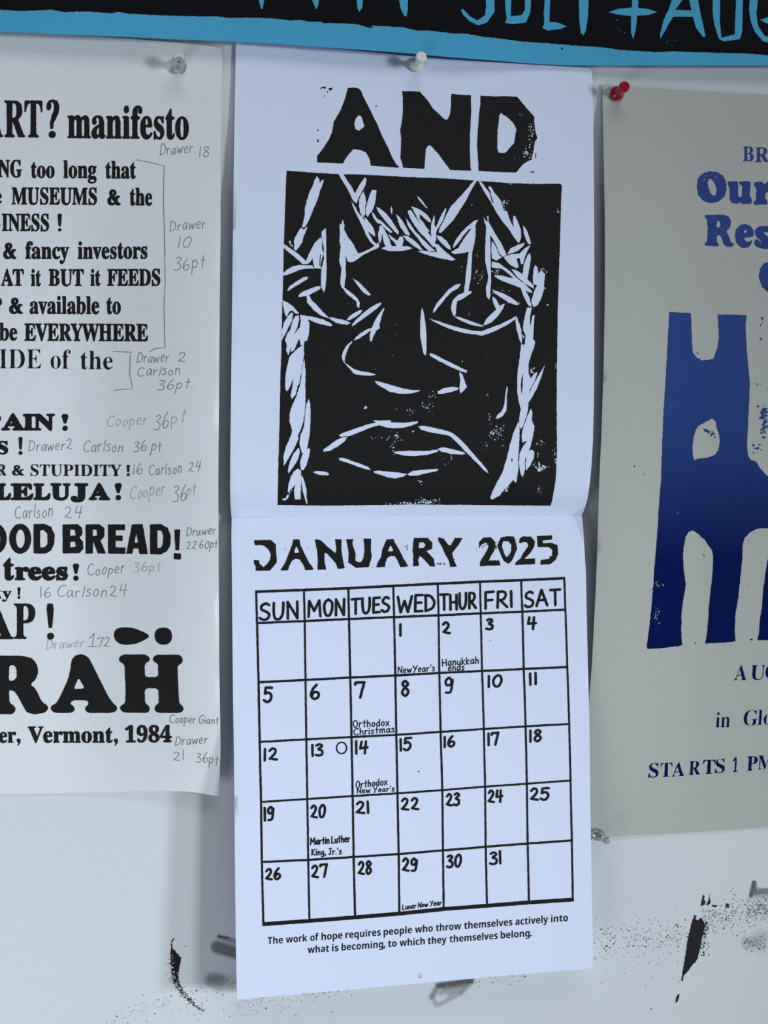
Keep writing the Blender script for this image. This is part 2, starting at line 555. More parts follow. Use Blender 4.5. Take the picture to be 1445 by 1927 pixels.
# ------------------------------------------------------------------ lettering
SERIF = {
'A': (437, "-9 0 -9 18 20 27 39 53 206 466 224 465 392 70 414 30 443 18 443 0 229 0 229 18 262 22 283 39 279 64 253 132 103 132 77 67 75 41 94 22 128 18 128 0/113 161 242 161 177 319"),
'B': (443, "16 0 16 17 59 29 73 58 75 369 64 422 48 434 15 439 15 455 262 454 328 441 371 414 393 375 396 351 389 313 353 271 287 247 367 219 385 206 410 173 418 116 407 76 392 54 345 19 278 2/182 252 243 260 263 272 276 292 284 333 281 385 269 412 248 428 206 433 192 429 185 419/222 24 266 34 287 56 300 103 298 166 283 201 263 218 235 228 182 231 183 50 193 31"),
'D': (496, "20 0 20 17 60 27 72 52 74 374 64 423 48 434 15 439 15 455 278 452 350 432 405 396 433 364 452 325 464 279 468 228 464 174 453 128 434 89 408 57 374 32 333 14 285 4/222 24 279 37 319 75 343 139 351 229 343 318 319 382 279 420 223 433 190 423 182 385 183 53 192 32"),
'E': (442, "14 0 14 17 50 22 65 33 75 78 73 397 62 425 44 435 16 439 16 455 399 455 399 320 383 320 363 383 331 412 295 424 249 430 203 429 187 419 183 246 224 249 254 264 273 291 288 345 304 345 304 118 287 118 276 175 255 204 223 219 183 222 183 67 188 40 206 29 265 29 313 39 345 53 371 75 411 143 430 143 402 0"),
'F': (404, "15 0 15 17 59 30 73 60 75 375 65 420 49 431 14 439 14 455 394 455 394 320 377 320 355 385 317 418 285 427 230 431 195 428 184 417 182 247 220 250 250 265 270 292 284 347 302 347 302 118 285 118 271 178 251 206 220 220 182 224 186 46 206 25 257 17 257 0"),
'G': (508, "268 -10 216 -6 155 13 104 45 65 90 39 146 29 194 29 263 44 324 65 365 93 399 139 435 180 454 225 464 270 465 311 459 390 436 406 443 419 465 437 465 437 308 420 308 393 363 357 406 322 430 291 441 239 440 214 430 193 413 163 359 148 278 146 202 154 135 180 67 199 44 233 20 275 13 308 16 328 27 340 51 342 135 337 159 321 175 275 182 275 198 500 198 500 182 463 175 450 160 446 29 357 0"),
'H': (523, "15 0 15 17 50 24 65 35 75 81 73 400 59 427 16 439 16 455 242 455 242 439 201 431 186 412 182 251 342 251 338 412 323 431 282 439 282 455 507 455 507 439 473 432 458 421 449 379 451 58 468 27 507 17 507 0 282 0 282 17 321 25 339 49 342 221 262 221 182 221 185 50 202 26 242 17 242 0"),
'I': (261, "13 0 13 17 57 30 73 54 75 309 70 417 55 432 13 439 13 455 244 455 244 439 199 430 190 421 183 401 183 77 192 36 209 25 246 17 246 0"),
'J': (330, "109 -65 71 -61 34 -44 8 -17 -3 17 0 44 11 61 30 73 55 74 79 62 91 42 92 17 77 -19 84 -35 105 -40 126 -36 139 -25 145 -6 146 391 135 422 114 433 79 439 79 455 314 455 314 439 274 429 258 403 255 89 246 21 219 -27 198 -44 173 -56"),
'L': (426, "15 0 15 17 50 24 65 35 75 81 73 401 59 428 16 439 16 455 250 455 250 439 201 431 189 419 183 401 182 83 186 44 200 31 234 28 288 32 323 43 370 80 409 154 427 154 402 0"),
'M': (634, "14 0 14 17 48 24 65 35 75 79 74 402 59 429 15 439 15 455 185 455 317 142 449 455 617 455 617 439 585 431 570 420 560 378 562 55 576 26 617 17 617 0 396 0 396 17 438 28 453 56 455 399 288 0 270 0 105 389 107 55 123 27 169 17 169 0"),
'N': (494, "403 -11 107 350 108 55 122 28 167 17 167 0 18 0 18 17 51 22 67 33 76 79 76 388 38 432 18 439 18 455 156 455 391 169 388 407 372 430 331 439 331 455 480 455 480 439 436 428 423 400 422 -11"),
'P': (418, "15 0 15 17 50 24 65 35 75 81 73 400 59 427 16 439 16 455 271 453 326 444 366 422 394 391 408 350 406 305 385 259 355 232 314 214 262 206 182 206 185 50 202 26 242 17 242 0/182 230 252 239 272 253 287 283 292 329 285 384 270 412 244 428 199 429 184 414"),
'R': (473, "15 0 15 17 50 24 65 35 75 81 73 400 59 427 16 439 16 455 285 451 354 433 389 409 414 363 417 334 411 296 377 252 315 224 443 36 457 22 480 17 480 0 338 0 201 212 197 212 182 212 185 50 202 26 242 17 242 0/182 234 228 235 258 243 280 258 294 281 303 323 299 378 284 407 259 425 212 431 195 426 186 417"),
'S': (390, "43 -11 43 158 62 158 77 108 104 59 129 34 160 20 206 15 238 23 266 47 278 81 275 110 258 138 123 213 71 261 56 289 50 332 54 370 67 403 101 440 148 462 206 465 300 445 313 450 320 466 339 466 339 319 322 319 307 362 278 404 248 429 222 441 186 444 151 434 127 411 120 380 126 351 147 328 290 253 337 211 354 176 359 133 354 93 339 58 298 18 251 -3 171 -9 82 12 69 7 61 -11"),
'T': (423, "92 0 92 17 123 21 142 31 155 64 156 433 112 429 73 410 41 367 29 318 11 318 11 455 410 455 410 317 394 317 381 368 357 404 319 426 263 433 265 56 280 27 328 17 328 0"),
'U': (492, "248 -13 186 -7 152 3 114 29 89 66 74 135 71 400 57 427 15 439 15 455 240 455 240 439 196 429 182 404 182 112 193 68 209 45 232 29 275 22 326 31 346 41 376 76 390 127 390 400 376 426 328 439 328 455 474 455 474 439 436 425 424 398 422 156 412 92 398 58 380 32 341 5 290 -10"),
'V': (428, "212 -13 39 392 16 427 -14 439 -14 455 211 455 211 439 160 428 153 404 259 143 354 402 347 428 299 439 299 455 442 455 442 439 412 430 389 398 230 -13"),
'W': (611, "171 -11 28 404 13 430 -15 439 -15 455 181 455 181 439 155 435 144 426 141 398 223 153 301 353 275 422 261 433 229 439 229 455 439 455 439 439 404 432 396 423 393 407 474 166 549 403 540 429 503 439 503 455 624 455 624 439 597 424 580 392 446 -11 428 -11 316 309 190 -11"),
'Y': (426, "101 0 101 17 141 26 156 44 161 179 38 402 18 427 -13 438 -13 455 207 455 207 438 167 432 157 423 156 411 248 226 348 399 341 426 320 436 295 438 295 455 439 455 439 438 412 427 389 402 268 203 271 50 288 26 328 17 328 0"),
'a': (344, "255 -10 216 1 200 35 151 2 95 -9 57 -1 28 28 21 74 26 94 45 121 103 157 199 190 194 270 180 288 154 295 121 292 107 283 105 271 123 231 110 202 77 191 48 200 35 222 35 253 49 278 75 298 126 316 195 317 246 304 276 277 292 224 294 43 302 34 320 42 329 28 294 -1/151 34 177 43 199 63 199 169 150 148 123 114 118 84 123 53 137 37"),
'b': (361, "43 -11 43 403 37 428 8 439 8 455 138 455 138 279 165 303 209 318 254 313 290 294 318 261 336 218 342 166 337 118 327 85 306 48 278 19 252 3 213 -9 170 -8 137 5 105 28 53 -11/183 14 213 23 232 49 242 95 245 160 242 213 231 251 212 273 184 280 155 270 138 242 141 45 156 22"),
'c': (293, "156 -10 103 2 53 43 24 106 21 174 40 237 79 285 133 313 197 318 235 307 262 287 276 261 275 228 253 207 219 207 199 230 197 277 190 290 169 297 144 290 126 269 116 235 113 170 122 110 143 67 184 41 230 43 271 72 285 60 258 30 227 8 193 -6"),
'd': (370, "140 -10 107 -5 78 10 53 35 35 66 23 104 19 147 32 228 68 286 96 306 120 315 146 318 179 313 223 280 221 415 209 432 176 439 176 455 319 455 319 64 326 38 353 28 353 11 294 6 223 -10 223 39 188 2/171 28 202 41 223 76 222 246 203 272 174 281 147 273 130 250 121 210 118 153 120 98 130 58 146 36"),
'e': (301, "154 -10 100 1 58 35 29 88 19 157 30 222 59 273 103 307 157 318 209 309 249 280 274 234 283 166 117 166 129 91 150 60 180 44 228 48 270 86 285 73 258 36 228 11 193 -5/116 192 201 192 198 259 181 292 151 295 134 284 119 244"),
'f': (214, "15 0 15 16 38 21 48 31 52 73 52 277 16 277 16 310 52 310 57 390 71 419 93 442 123 457 160 464 194 464 227 454 250 436 262 413 260 381 246 362 216 356 191 370 185 394 197 433 191 442 171 442 157 436 148 402 148 310 203 310 203 277 148 277 148 51 158 26 199 16 199 0"),
'h': (381, "18 0 18 16 47 28 52 56 52 409 44 431 19 440 19 455 148 455 148 267 190 305 229 318 281 312 309 292 329 237 332 38 341 22 363 16 363 0 202 0 202 16 228 26 235 56 234 241 225 264 203 271 173 262 148 235 149 42 158 22 180 16 180 0"),
'i': (198, "101 362 81 366 65 376 54 393 50 412 65 449 81 460 101 463 120 460 137 449 151 412 147 393 136 376/18 0 18 16 47 28 52 56 52 268 45 287 20 293 21 310 148 310 149 46 156 24 180 16 180 0"),
'l': (199, "18 0 18 16 47 28 52 56 52 408 45 431 20 439 20 455 148 455 149 46 156 24 180 16 180 0"),
'm': (554, "18 0 18 16 47 28 52 56 51 267 41 288 19 294 19 310 146 310 146 265 188 305 237 318 268 315 292 304 310 286 320 261 364 304 403 317 455 312 482 292 492 277 502 237 505 42 514 22 536 16 536 0 377 0 377 16 396 20 407 35 410 96 407 246 397 266 377 271 349 263 324 237 325 42 335 22 356 16 356 0 199 0 199 16 218 20 228 32 232 76 230 241 222 264 199 271 170 262 146 235 147 42 156 22 177 16 177 0"),
'n': (381, "18 0 18 16 47 28 52 56 51 267 41 288 19 294 19 310 148 310 148 267 190 306 229 318 281 312 309 292 329 237 332 38 341 22 363 16 363 0 202 0 202 16 228 26 235 56 234 241 225 264 203 271 173 262 148 235 149 42 158 22 180 16 180 0"),
'o': (336, "169 -10 108 2 60 37 29 89 19 154 29 219 60 272 108 306 168 318 228 307 275 273 306 221 317 154 306 88 275 36 228 2/169 11 193 18 210 43 220 154 210 263 196 288 169 299 144 292 128 271 120 227 117 154 127 43 144 18"),
'r': (287, "18 0 18 16 47 28 52 56 52 268 45 287 20 293 21 310 146 310 146 252 170 286 205 312 240 318 272 307 284 292 289 266 285 244 272 229 252 222 233 224 201 256 189 260 168 250 152 220 150 41 162 23 197 16 197 0"),
's': (288, "151 -10 73 9 60 4 51 -9 36 -9 36 105 53 105 75 52 93 33 119 18 146 15 171 21 187 37 192 58 187 78 172 95 90 139 54 169 38 206 41 250 65 291 98 312 147 319 213 305 230 319 244 319 244 222 228 222 206 266 174 291 130 294 116 286 106 271 106 248 115 232 227 167 245 146 255 119 255 72 235 25 194 -3"),
't': (228, "124 -9 76 2 53 36 48 279 20 279 20 300 88 369 129 424 144 424 144 310 208 310 208 279 144 279 146 60 154 44 168 40 189 49 206 75 222 66 205 33 182 9 155 -5"),
'u': (375, "131 -10 84 1 65 17 53 41 46 84 44 268 35 287 11 294 11 310 142 310 142 66 153 44 177 36 205 43 228 66 227 265 216 288 189 294 189 310 324 310 324 59 333 37 360 30 360 13 300 7 228 -10 228 40 186 3"),
'v': (306, "142 -10 32 263 18 286 -3 293 -3 310 164 310 164 294 136 290 129 273 185 122 241 271 232 289 203 294 203 310 305 310 305 295 283 284 265 254 160 -10"),
'y': (300, "52 -140 24 -134 3 -117 -6 -90 0 -60 22 -42 55 -43 72 -61 76 -94 92 -97 122 -60 140 -5 32 261 15 287 -5 293 -5 310 162 310 162 293 134 288 128 272 185 119 238 269 231 288 203 293 203 310 300 310 300 293 279 284 264 254 133 -89 100 -128"),
'k': (359, "17 0 17 16 47 28 52 56 52 408 45 431 20 439 21 455 148 455 148 169 241 267 242 285 206 293 206 310 345 310 345 293 317 288 291 274 222 209 349 30 376 16 376 0 211 0 211 16 234 20 238 37 163 147 148 134 149 42 158 22 180 16 180 0"),
'g': (327, "146 -140 89 -136 56 -126 33 -111 16 -88 15 -67 22 -52 69 -26 30 6 24 30 28 54 53 83 102 110 53 138 33 164 22 212 29 249 60 289 120 315 167 318 233 304 317 304 317 268 268 268 286 237 291 203 285 169 268 140 240 119 212 108 122 100 105 87 101 71 106 58 123 50 233 46 285 29 303 13 312 -9 316 -37 310 -70 282 -106 248 -125 203 -136/157 124 178 130 190 146 199 211 190 276 178 292 157 297 137 292 124 276 114 211 124 146 137 130/161 -116 205 -113 249 -97 262 -78 260 -51 249 -41 225 -35 97 -34 75 -62 79 -89 107 -109"),
'1': (375, "65 0 65 36 132 37 146 45 152 58 154 416 103 361 72 346 56 348 40 359 28 396 94 422 179 482 254 482 256 61 262 44 274 37 343 36 343 0"),
'9': (375, "152 -7 101 0 67 17 45 51 45 86 58 101 75 107 95 67 120 44 156 36 194 48 210 63 234 112 251 230 223 205 186 188 141 185 91 199 60 220 38 252 26 292 24 336 38 399 71 448 123 478 189 486 234 477 264 463 290 441 311 413 328 377 340 332 344 220 325 122 288 54 231 9 200 -2/184 233 220 243 251 278 247 336 235 392 215 426 181 441 156 434 137 413 125 377 121 328 125 286 137 257 156 239"),
'8': (375, "183 -7 111 3 60 31 30 72 21 133 27 162 41 186 70 213 119 242 69 281 44 319 36 372 50 423 76 454 108 473 151 484 209 486 278 468 307 444 325 415 334 369 325 325 297 293 244 260 296 230 330 199 352 156 355 112 338 59 298 20 239 -2/203 283 229 303 241 322 249 384 241 411 225 433 206 444 181 447 158 439 142 420 131 388 131 356 149 318/187 32 218 37 241 55 257 82 262 124 256 146 239 170 164 216 138 194 119 166 112 137 112 101 119 76 137 50 163 35"),
'4': (375, "121 0 121 36 166 39 188 54 195 76 195 125 9 125 9 166 199 480 293 480 293 169 363 169 363 125 293 125 294 70 309 44 357 36 357 0/56 169 195 169 199 416"),
}
AMP = {
'&': (499, "186 -6 106 6 60 33 34 76 29 135 37 164 58 191 87 211 138 234 110 273 95 313 96 354 112 390 134 409 165 422 203 428 256 425 308 403 334 366 336 328 325 299 298 269 255 243 329 164 335 254 475 254 475 218 431 216 408 201 376 119 446 47 490 36 490 0 356 0 315 41 255 5/226 273 251 303 258 344 249 376 225 388 199 377 190 343 198 312/212 41 250 49 286 75 167 202 153 186 144 161 141 121 146 88 171 53"),
}
SANS = {
'T': (389, "144 0 144 395 13 395 13 480 375 480 375 395 245 395 245 0"),
'a': (406, "142 -7 87 4 46 38 29 95 31 137 38 160 60 188 106 213 154 223 256 228 254 264 237 290 205 300 159 296 95 273 62 341 119 363 174 373 238 372 282 362 316 342 333 324 353 275 355 0 285 0 263 50 214 7 183 -3/179 66 216 74 243 96 254 123 256 170 176 164 142 142 131 115 136 85 152 72"),
'b': (425, "254 -7 196 4 152 40 146 40 129 0 52 0 52 510 152 510 148 319 205 365 272 373 300 367 336 346 366 313 380 283 393 228 394 161 385 101 373 69 356 42 323 12 284 -4/226 75 253 82 275 103 288 138 293 185 288 232 274 266 253 287 224 293 191 287 170 269 157 239 152 185 159 128 173 96 198 79"),
'c': (345, "201 -7 145 0 114 11 64 51 37 116 32 213 39 256 53 291 97 342 160 368 245 372 324 349 295 271 215 293 192 291 163 277 137 230 135 145 153 101 170 85 193 76 253 79 313 106 313 21 265 0"),
'e': (397, "218 -7 143 5 92 32 49 87 32 150 36 240 64 308 113 352 178 372 256 367 312 340 351 292 367 226 368 158 132 158 136 129 151 98 170 81 194 71 273 72 347 97 347 19 290 0/134 225 274 225 267 262 252 286 228 299 204 302 178 298 156 283 141 259"),
'f': (260, "69 0 69 291 13 291 13 340 69 367 69 416 77 452 93 478 116 497 153 510 198 514 245 510 290 498 265 425 225 434 195 433 178 422 170 403 169 367 255 367 255 291 169 291 169 0"),
'g': (425, "189 -161 109 -155 52 -140 52 -60 140 -84 195 -88 229 -83 253 -67 268 -41 275 48 234 9 185 -6 124 0 76 32 45 86 33 140 33 225 45 280 59 310 88 345 140 370 188 373 218 366 256 343 277 320 288 367 373 367 373 -1 361 -70 337 -109 300 -138 251 -155/204 72 244 80 265 100 277 134 279 182 275 233 261 267 238 286 203 292 172 285 150 264 137 230 132 181 137 133 150 99 173 79"),
'h': (441, "52 0 52 510 152 510 148 320 198 361 259 373 301 369 335 355 363 333 377 312 390 256 391 0 291 0 287 249 268 282 232 293 186 281 170 262 159 235 153 187 152 0"),
'i': (205, "103 412 60 426 48 461 60 497 103 510 145 497 157 461 145 426/52 0 52 367 152 367 152 0"),
'k': (416, "52 0 52 510 152 510 152 272 147 199 295 367 408 367 262 208 416 0 301 0 195 148 152 114 152 0"),
'l': (205, "52 0 52 510 152 510 152 0"),
'm': (660, "52 0 52 367 129 367 142 320 148 320 168 344 201 364 239 373 283 372 330 357 366 320 375 320 395 344 421 361 459 372 498 373 559 355 591 323 609 256 609 0 509 0 506 249 488 282 454 293 413 282 398 265 387 241 381 197 381 0 281 0 277 249 259 282 226 293 184 281 168 262 159 235 153 187 152 0"),
'n': (441, "52 0 52 367 129 367 142 320 188 357 244 373 302 369 355 342 377 312 390 256 391 0 291 0 287 249 269 282 232 293 186 281 169 262 159 235 153 187 152 0"),
'o': (416, "207 -7 137 6 80 43 43 103 30 184 42 265 78 324 134 361 209 373 280 361 336 324 373 265 385 184 373 103 337 43 281 6/208 74 242 81 266 102 279 136 283 184 279 232 266 266 242 286 208 293 173 286 150 266 137 232 132 184 137 136 150 102 174 81"),
'p': (425, "52 -161 52 367 134 367 148 319 186 353 221 369 272 373 312 361 347 337 366 313 390 248 392 140 373 69 334 21 297 0 269 -6 203 1 147 40 152 -7 152 -161/226 75 255 82 276 103 289 138 293 185 289 233 276 266 254 287 224 293 191 287 170 269 157 239 152 185 159 128 173 96 198 79"),
'q': (425, "273 -161 277 48 220 2 178 -6 139 -4 101 12 78 30 52 68 40 101 31 205 45 282 79 336 102 355 141 370 180 373 223 365 254 345 277 320 288 367 373 367 373 -161/204 72 240 78 262 96 275 127 279 182 273 239 258 271 240 285 203 292 172 285 150 264 137 229 132 181 137 133 150 99 173 79"),
'r': (305, "52 0 52 367 128 367 143 305 148 305 173 337 207 362 248 373 291 371 283 277 241 279 205 271 175 251 158 225 152 187 152 0"),
's': (334, "152 -7 86 -2 31 15 31 97 95 75 155 66 194 73 205 83 210 98 204 115 190 127 92 174 55 201 33 243 33 295 53 334 103 363 175 373 256 363 304 345 274 273 217 294 174 300 141 293 132 286 130 271 147 250 249 203 285 177 307 132 303 71 278 31 247 10 205 -3"),
't': (291, "178 -7 113 7 78 41 63 103 63 291 15 291 15 334 71 367 99 445 163 445 163 367 266 367 266 291 163 291 163 115 170 89 189 76 223 74 270 85 270 10 224 -3"),
'u': (441, "181 -7 140 -2 105 11 78 34 59 67 50 128 50 367 150 367 154 118 173 85 210 73 255 85 272 104 282 132 289 180 289 367 389 367 389 0 312 0 299 47 293 47 253 9 222 -2"),
'v': (382, "140 0 0 367 105 367 177 153 190 83 204 148 277 367 382 367 242 0"),
'w': (575, "111 0 7 367 106 367 152 191 169 84 187 188 233 367 343 367 389 178 403 84 423 191 470 367 568 367 463 0 354 0 288 290 218 0"),
'y': (382, "74 -161 23 -156 23 -77 70 -80 102 -70 129 -40 146 3 0 367 109 367 181 153 191 97 275 367 382 367 209 -86 185 -117 156 -139 123 -154"),
}
SERIF.update(AMP)

# pen letters: strokes on a grid, cap height 1, baseline 0; '=' starts a straight-cornered stroke
PEN = {
 'A': (.72, '=0 0 .36 1 .72 0/=.13 .36 .6 .36'), 'C': (.66, '.62 .86 .4 1 .12 .8 .03 .45 .15 .12 .4 0 .66 .12'),
 'D': (.66, '=.06 0 .06 1/.0 1 .38 .93 .64 .55 .5 .16 .05 0'), 'E': (.5, '=.5 1 .04 1 .04 0 .52 0/=.05 .53 .44 .53'),
 'F': (.5, '=.04 0 .04 1 .52 1/=.05 .5 .44 .5'), 'G': (.72, '.66 .85 .4 1 .1 .75 .04 .4 .2 .05 .5 .02 .68 .25 .7 .45 .4 .44'),
 'H': (.62, '=.04 0 .04 1/=.58 0 .58 1/=.04 .5 .58 .5'), 'I': (.1, '=.05 0 .05 1'),
 'J': (.5, '=.1 1 .55 1/.35 1 .36 .3 .25 .02 .02 .1'), 'K': (.55, '=.04 0 .04 1/=.5 1 .06 .45 .55 0'),
 'L': (.5, '=.04 1 .04 0 .5 .0'), 'M': (.9, '=.04 0 .08 1 .44 .35 .8 1 .88 0'),
 'N': (.64, '=.04 0 .05 1 .6 0 .62 1'), 'O': (.66, '.33 1 .08 .78 .05 .4 .2 .04 .45 .02 .62 .4 .58 .8 .33 1'),
 'P': (.55, '=.05 0 .05 1/.05 1 .4 .98 .52 .75 .35 .5 .05 .47'),
 'R': (.62, '=.05 0 .05 1/.05 1 .4 .98 .52 .75 .35 .5 .07 .47/=.2 .46 .62 0'),
 'S': (.58, '.54 .9 .34 1 .1 .85 .12 .63 .4 .48 .56 .3 .45 .06 .2 0 .0 .12'), 'T': (.66, '=.0 1 .66 1/=.32 1 .34 0'),
 'U': (.64, '.04 1 .04 .4 .14 .04 .4 .02 .56 .3 .6 .7 .6 1'), 'W': (.95, '=.0 1 .2 0 .46 .72 .7 0 .95 1'),
 'Y': (.66, '=.02 1 .34 .5/=.66 1 .2 -.05'),
 'a': (.5, '.44 .55 .2 .62 .03 .35 .1 .04 .3 .08 .44 .5/.45 .6 .44 .2 .52 0'), 'c': (.44, '.42 .5 .25 .6 .05 .35 .12 .05 .4 .1'),
 'd': (.5, '.44 .5 .2 .6 .03 .3 .12 .02 .35 .1 .45 .4/=.45 1 .46 0'), 'e': (.46, '.05 .33 .4 .36 .38 .55 .2 .62 .04 .35 .14 .03 .42 .08'),
 'g': (.48, '.42 .55 .18 .6 .05 .35 .15 .08 .38 .2 .44 .55 .42 -.1 .25 -.32 .04 -.22'), 'h': (.48, '=.05 1 .05 0/.06 .35 .25 .6 .42 .45 .44 0'),
 'i': (.1, '=.05 .6 .05 0/=.05 .85 .06 .88'), 'k': (.44, '=.04 .95 .04 0/=.42 .62 .06 .28 .44 0'), 'l': (.1, '=.05 1 .05 0'),
 'm': (.74, '=.05 .6 .05 0/.06 .4 .2 .6 .36 .45 .37 0/.38 .4 .52 .6 .68 .45 .7 0'), 'n': (.46, '=.05 .6 .05 0/.06 .38 .24 .6 .4 .45 .43 0'),
 'o': (.46, '.24 .6 .05 .38 .1 .06 .3 .02 .44 .3 .36 .55 .2 .6'), 'p': (.48, '=.06 .6 .04 -.42/.06 .4 .25 .62 .45 .4 .35 .08 .07 .1'),
 'r': (.36, '=.05 .6 .05 0/.06 .35 .2 .57 .38 .55'), 's': (.4, '.36 .55 .18 .62 .05 .48 .3 .28 .34 .08 .15 0 .0 .08'),
 't': (.4, '=.2 .95 .22 0/=.02 .6 .4 .62'), 'u': (.46, '.04 .6 .05 .15 .22 .02 .4 .25 .42 .6/=.42 .6 .45 0'),
 'w': (.66, '=.0 .6 .14 0 .33 .5 .48 0 .66 .6'), 'x': (.46, '=.02 .6 .46 0/=.44 .62 .0 -.02'), 'y': (.46, '=.03 .6 .24 .08/=.46 .62 .08 -.42'),
 '0': (.6, '.32 1 .1 .75 .05 .4 .18 .04 .42 .05 .58 .5 .5 .9 .32 1'), '1': (.12, '=.04 1 .08 0'),
 '2': (.62, '.08 .8 .28 1 .5 .85 .45 .55 .2 .22 .06 .06 .2 .2 .3 .08 .62 .02'), '3': (.55, '.05 .9 .3 1 .5 .82 .2 .56 .5 .42 .5 .1 .25 0 .0 .08'),
 '4': (.62, '=.12 1 .04 .45 .62 .5/=.46 1 .42 0'), '5': (.56, '=.56 1 .1 1 .06 .58/.06 .58 .35 .65 .54 .38 .4 .05 .18 0 .0 .12'),
 '6': (.56, '.38 1 .12 .65 .04 .25 .25 0 .5 .15 .5 .42 .25 .48 .06 .2'), '7': (.6, '=.0 .85 .02 .98 .6 1 .38 0'),
 '8': (.56, '.45 .85 .25 1 .08 .8 .25 .58 .5 .3 .3 0 .06 .2 .2 .5 .45 .75 .45 .85'),
 '9': (.56, '.5 .75 .3 1 .06 .8 .12 .52 .4 .55 .52 .9 .5 .4 .4 .05 .1 .02'),
 ',': (.12, '=.08 .06 .02 -.2'), '.': (.1, '=.04 .02 .06 .03'), "'": (.12, '=.08 1 .04 .8'), ' ': (.28, ''),
}


def pen(pr, text, xl, xr, yl, yr, cap, w, slant=0.0, wob=0.0, seed=1, amp=0.0):
    rnd = random.Random(seed * 77 + len(text))
    cur, strokes = 0.0, []
    for ch in text:
        aw, s = PEN[ch]
        jy, jr = rnd.uniform(-wob, wob), rnd.uniform(-wob, wob)
        for st in s.split('/'):
            if not st:
                continue
            straight = st[0] == '='
            p = [(x + y * jr, y * (1 + jy) + jy * 0.5) for x, y in pts(st.lstrip('='))]
            if not straight:
                p = catmull(p, 4)
            strokes.append([(cur + x + slant * y, y) for x, y in p])
        cur += aw + (0.2 if ch != ' ' else 0.0)
    x0 = min(x for s in strokes for x, _ in s)
    x1 = max(x for s in strokes for x, _ in s)
    k = (xr - xl - w) / max(1e-6, x1 - x0) if x1 - x0 > 0.02 else cap
    for s in strokes:
        q = []
        for x, y in s:
            f = (x - x0) / max(0.02, x1 - x0)
            q.append((xl + w / 2 + (x - x0) * k, yl + (yr - yl) * f - w / 2 - y * (cap - w)))
        segs = [q[i:i + 2] for i in range(len(q) - 1)] if len(q) <= 5 else [q]
        for g in segs:
            lp = ribbon(g, w)
            pr.add(rough(lp, amp, 2.0, seed) if amp else lp)


def setword(pr, text, xl, xr, yl, yr, cap, infl=0.0, font=None, capu=455.0, rnd=0.9, amp=0.35, skew=0.0, track=0):
    font = font or SERIF
    cur, gl = 0, []
    for ch in text:
        if ch == ' ':
            cur += 230
            continue
        adv, s = font[ch]
        gl.append([[(x + cur, y) for x, y in pts(l)] for l in s.split('/')])
        cur += adv + track
    x0 = min(x for g in gl for l in g for x, _ in l)
    x1 = max(x for g in gl for l in g for x, _ in l)
    sx, sy = (xr - xl - 2 * infl) / (x1 - x0), (cap - 2 * infl) / capu
    for g in gl:
        loops = []
        for l in g:
            q = []
            for x, y in l:
                f = (x - x0) / (x1 - x0)
                q.append((xl + infl + (x - x0) * sx + skew * y * sy, yl + (yr - yl) * f - infl - y * sy))
            loops.append(q)
        out = []
        for i, l in enumerate(loops):
            c = np.array([l[0]])
            hole = sum(bool(inside([m], c, True)[0]) for j, m in enumerate(loops) if j != i) % 2 == 1
            l = soften(l, rnd)
            if infl:
                l = grow(l, -infl if hole else infl)
            if abs(area2(l)) < 0.6:
                continue
            if hole and area2(l) * area2(loops[i]) < 0:
                continue
            out.append(rough(l, amp, 2.5, len(text)) if amp else l)
        pr.add(*out)


def circ(x, y, rx, ry=None, n=20):
    ry = ry or rx
    return [(x + rx * math.cos(2 * math.pi * i / n), y + ry * math.sin(2 * math.pi * i / n)) for i in range(n)]


def flecks(pr, blk, boxes, seed, cut=True):
    """small chips scattered inside boxes (x0 y0 x1 y1 count size)"""
    rnd = random.Random(seed)
    ox, oy, k = blk
    for x0, y0, x1, y1, n, r in boxes:
        for _ in range(n):
            u, v = rnd.gauss(0.5, 0.22), rnd.gauss(0.5, 0.22)
            lp = blob(ox + (x0 + (x1 - x0) * u) / k, oy + (y0 + (y1 - y0) * v) / k, r * rnd.uniform(0.4, 1.2) / k,
                      rnd, 5, rnd.uniform(0.7, 2.0), rnd.uniform(0, 3.1))
            (pr.cut if cut else pr.add)(lp)


# reference frames used while measuring the sheets: origin in the photograph and enlargement
A1, A2 = (420, 60, 4.0139), (760, 60, 4.0139)
F1, F2, F3, F4 = (500, 320, 4.8167), (780, 320, 4.8167), (500, 580, 4.8167), (780, 580, 4.25)
C1, C2 = (420, 960, 4.0139), (760, 960, 4.0139)
L1, L2, L3, L4 = (0, 0, 3.0104), (0, 440, 3.0104), (0, 880, 3.0104), (0, 1320, 3.0104)
R1, R2, R3, R4, R5 = ((1085, y, 4.0139) for y in (100, 560, 900, 1240, 1520))
B1, B2 = (460, 0, 2.89), (860, 0, 2.4701)
K1 = (760, 1560, 4.0139)

# ------------------------------------------------------------------ the wall
def flat(_x, _y):
    return 0.0


wall_bm = bmesh.new()
bmesh.ops.create_cube(wall_bm, size=1.0, matrix=Matrix.Translation((0, 0.05, 1.3)) @ Matrix.Diagonal((4.4, 0.1, 2.6, 1)))
me = bpy.data.meshes.new('wall_back')
wall_bm.to_mesh(me)
wall_bm.free()
wall = link('wall_back', me, M_WALL)
wall['kind'] = 'structure'
wall['label'] = 'white painted wall board with ink smudges'
fl_bm = bmesh.new()
bmesh.ops.create_cube(fl_bm, size=1.0, matrix=Matrix.Translation((0, -1.5, -0.05)) @ Matrix.Diagonal((4.4, 3.2, 0.1, 1)))
me = bpy.data.meshes.new('floor')
fl_bm.to_mesh(me)
fl_bm.free()
floor = link('floor', me, paper('grey_floor', (0.42, 0.43, 0.43), 0.1, 40, 0.7))
floor['kind'] = 'structure'

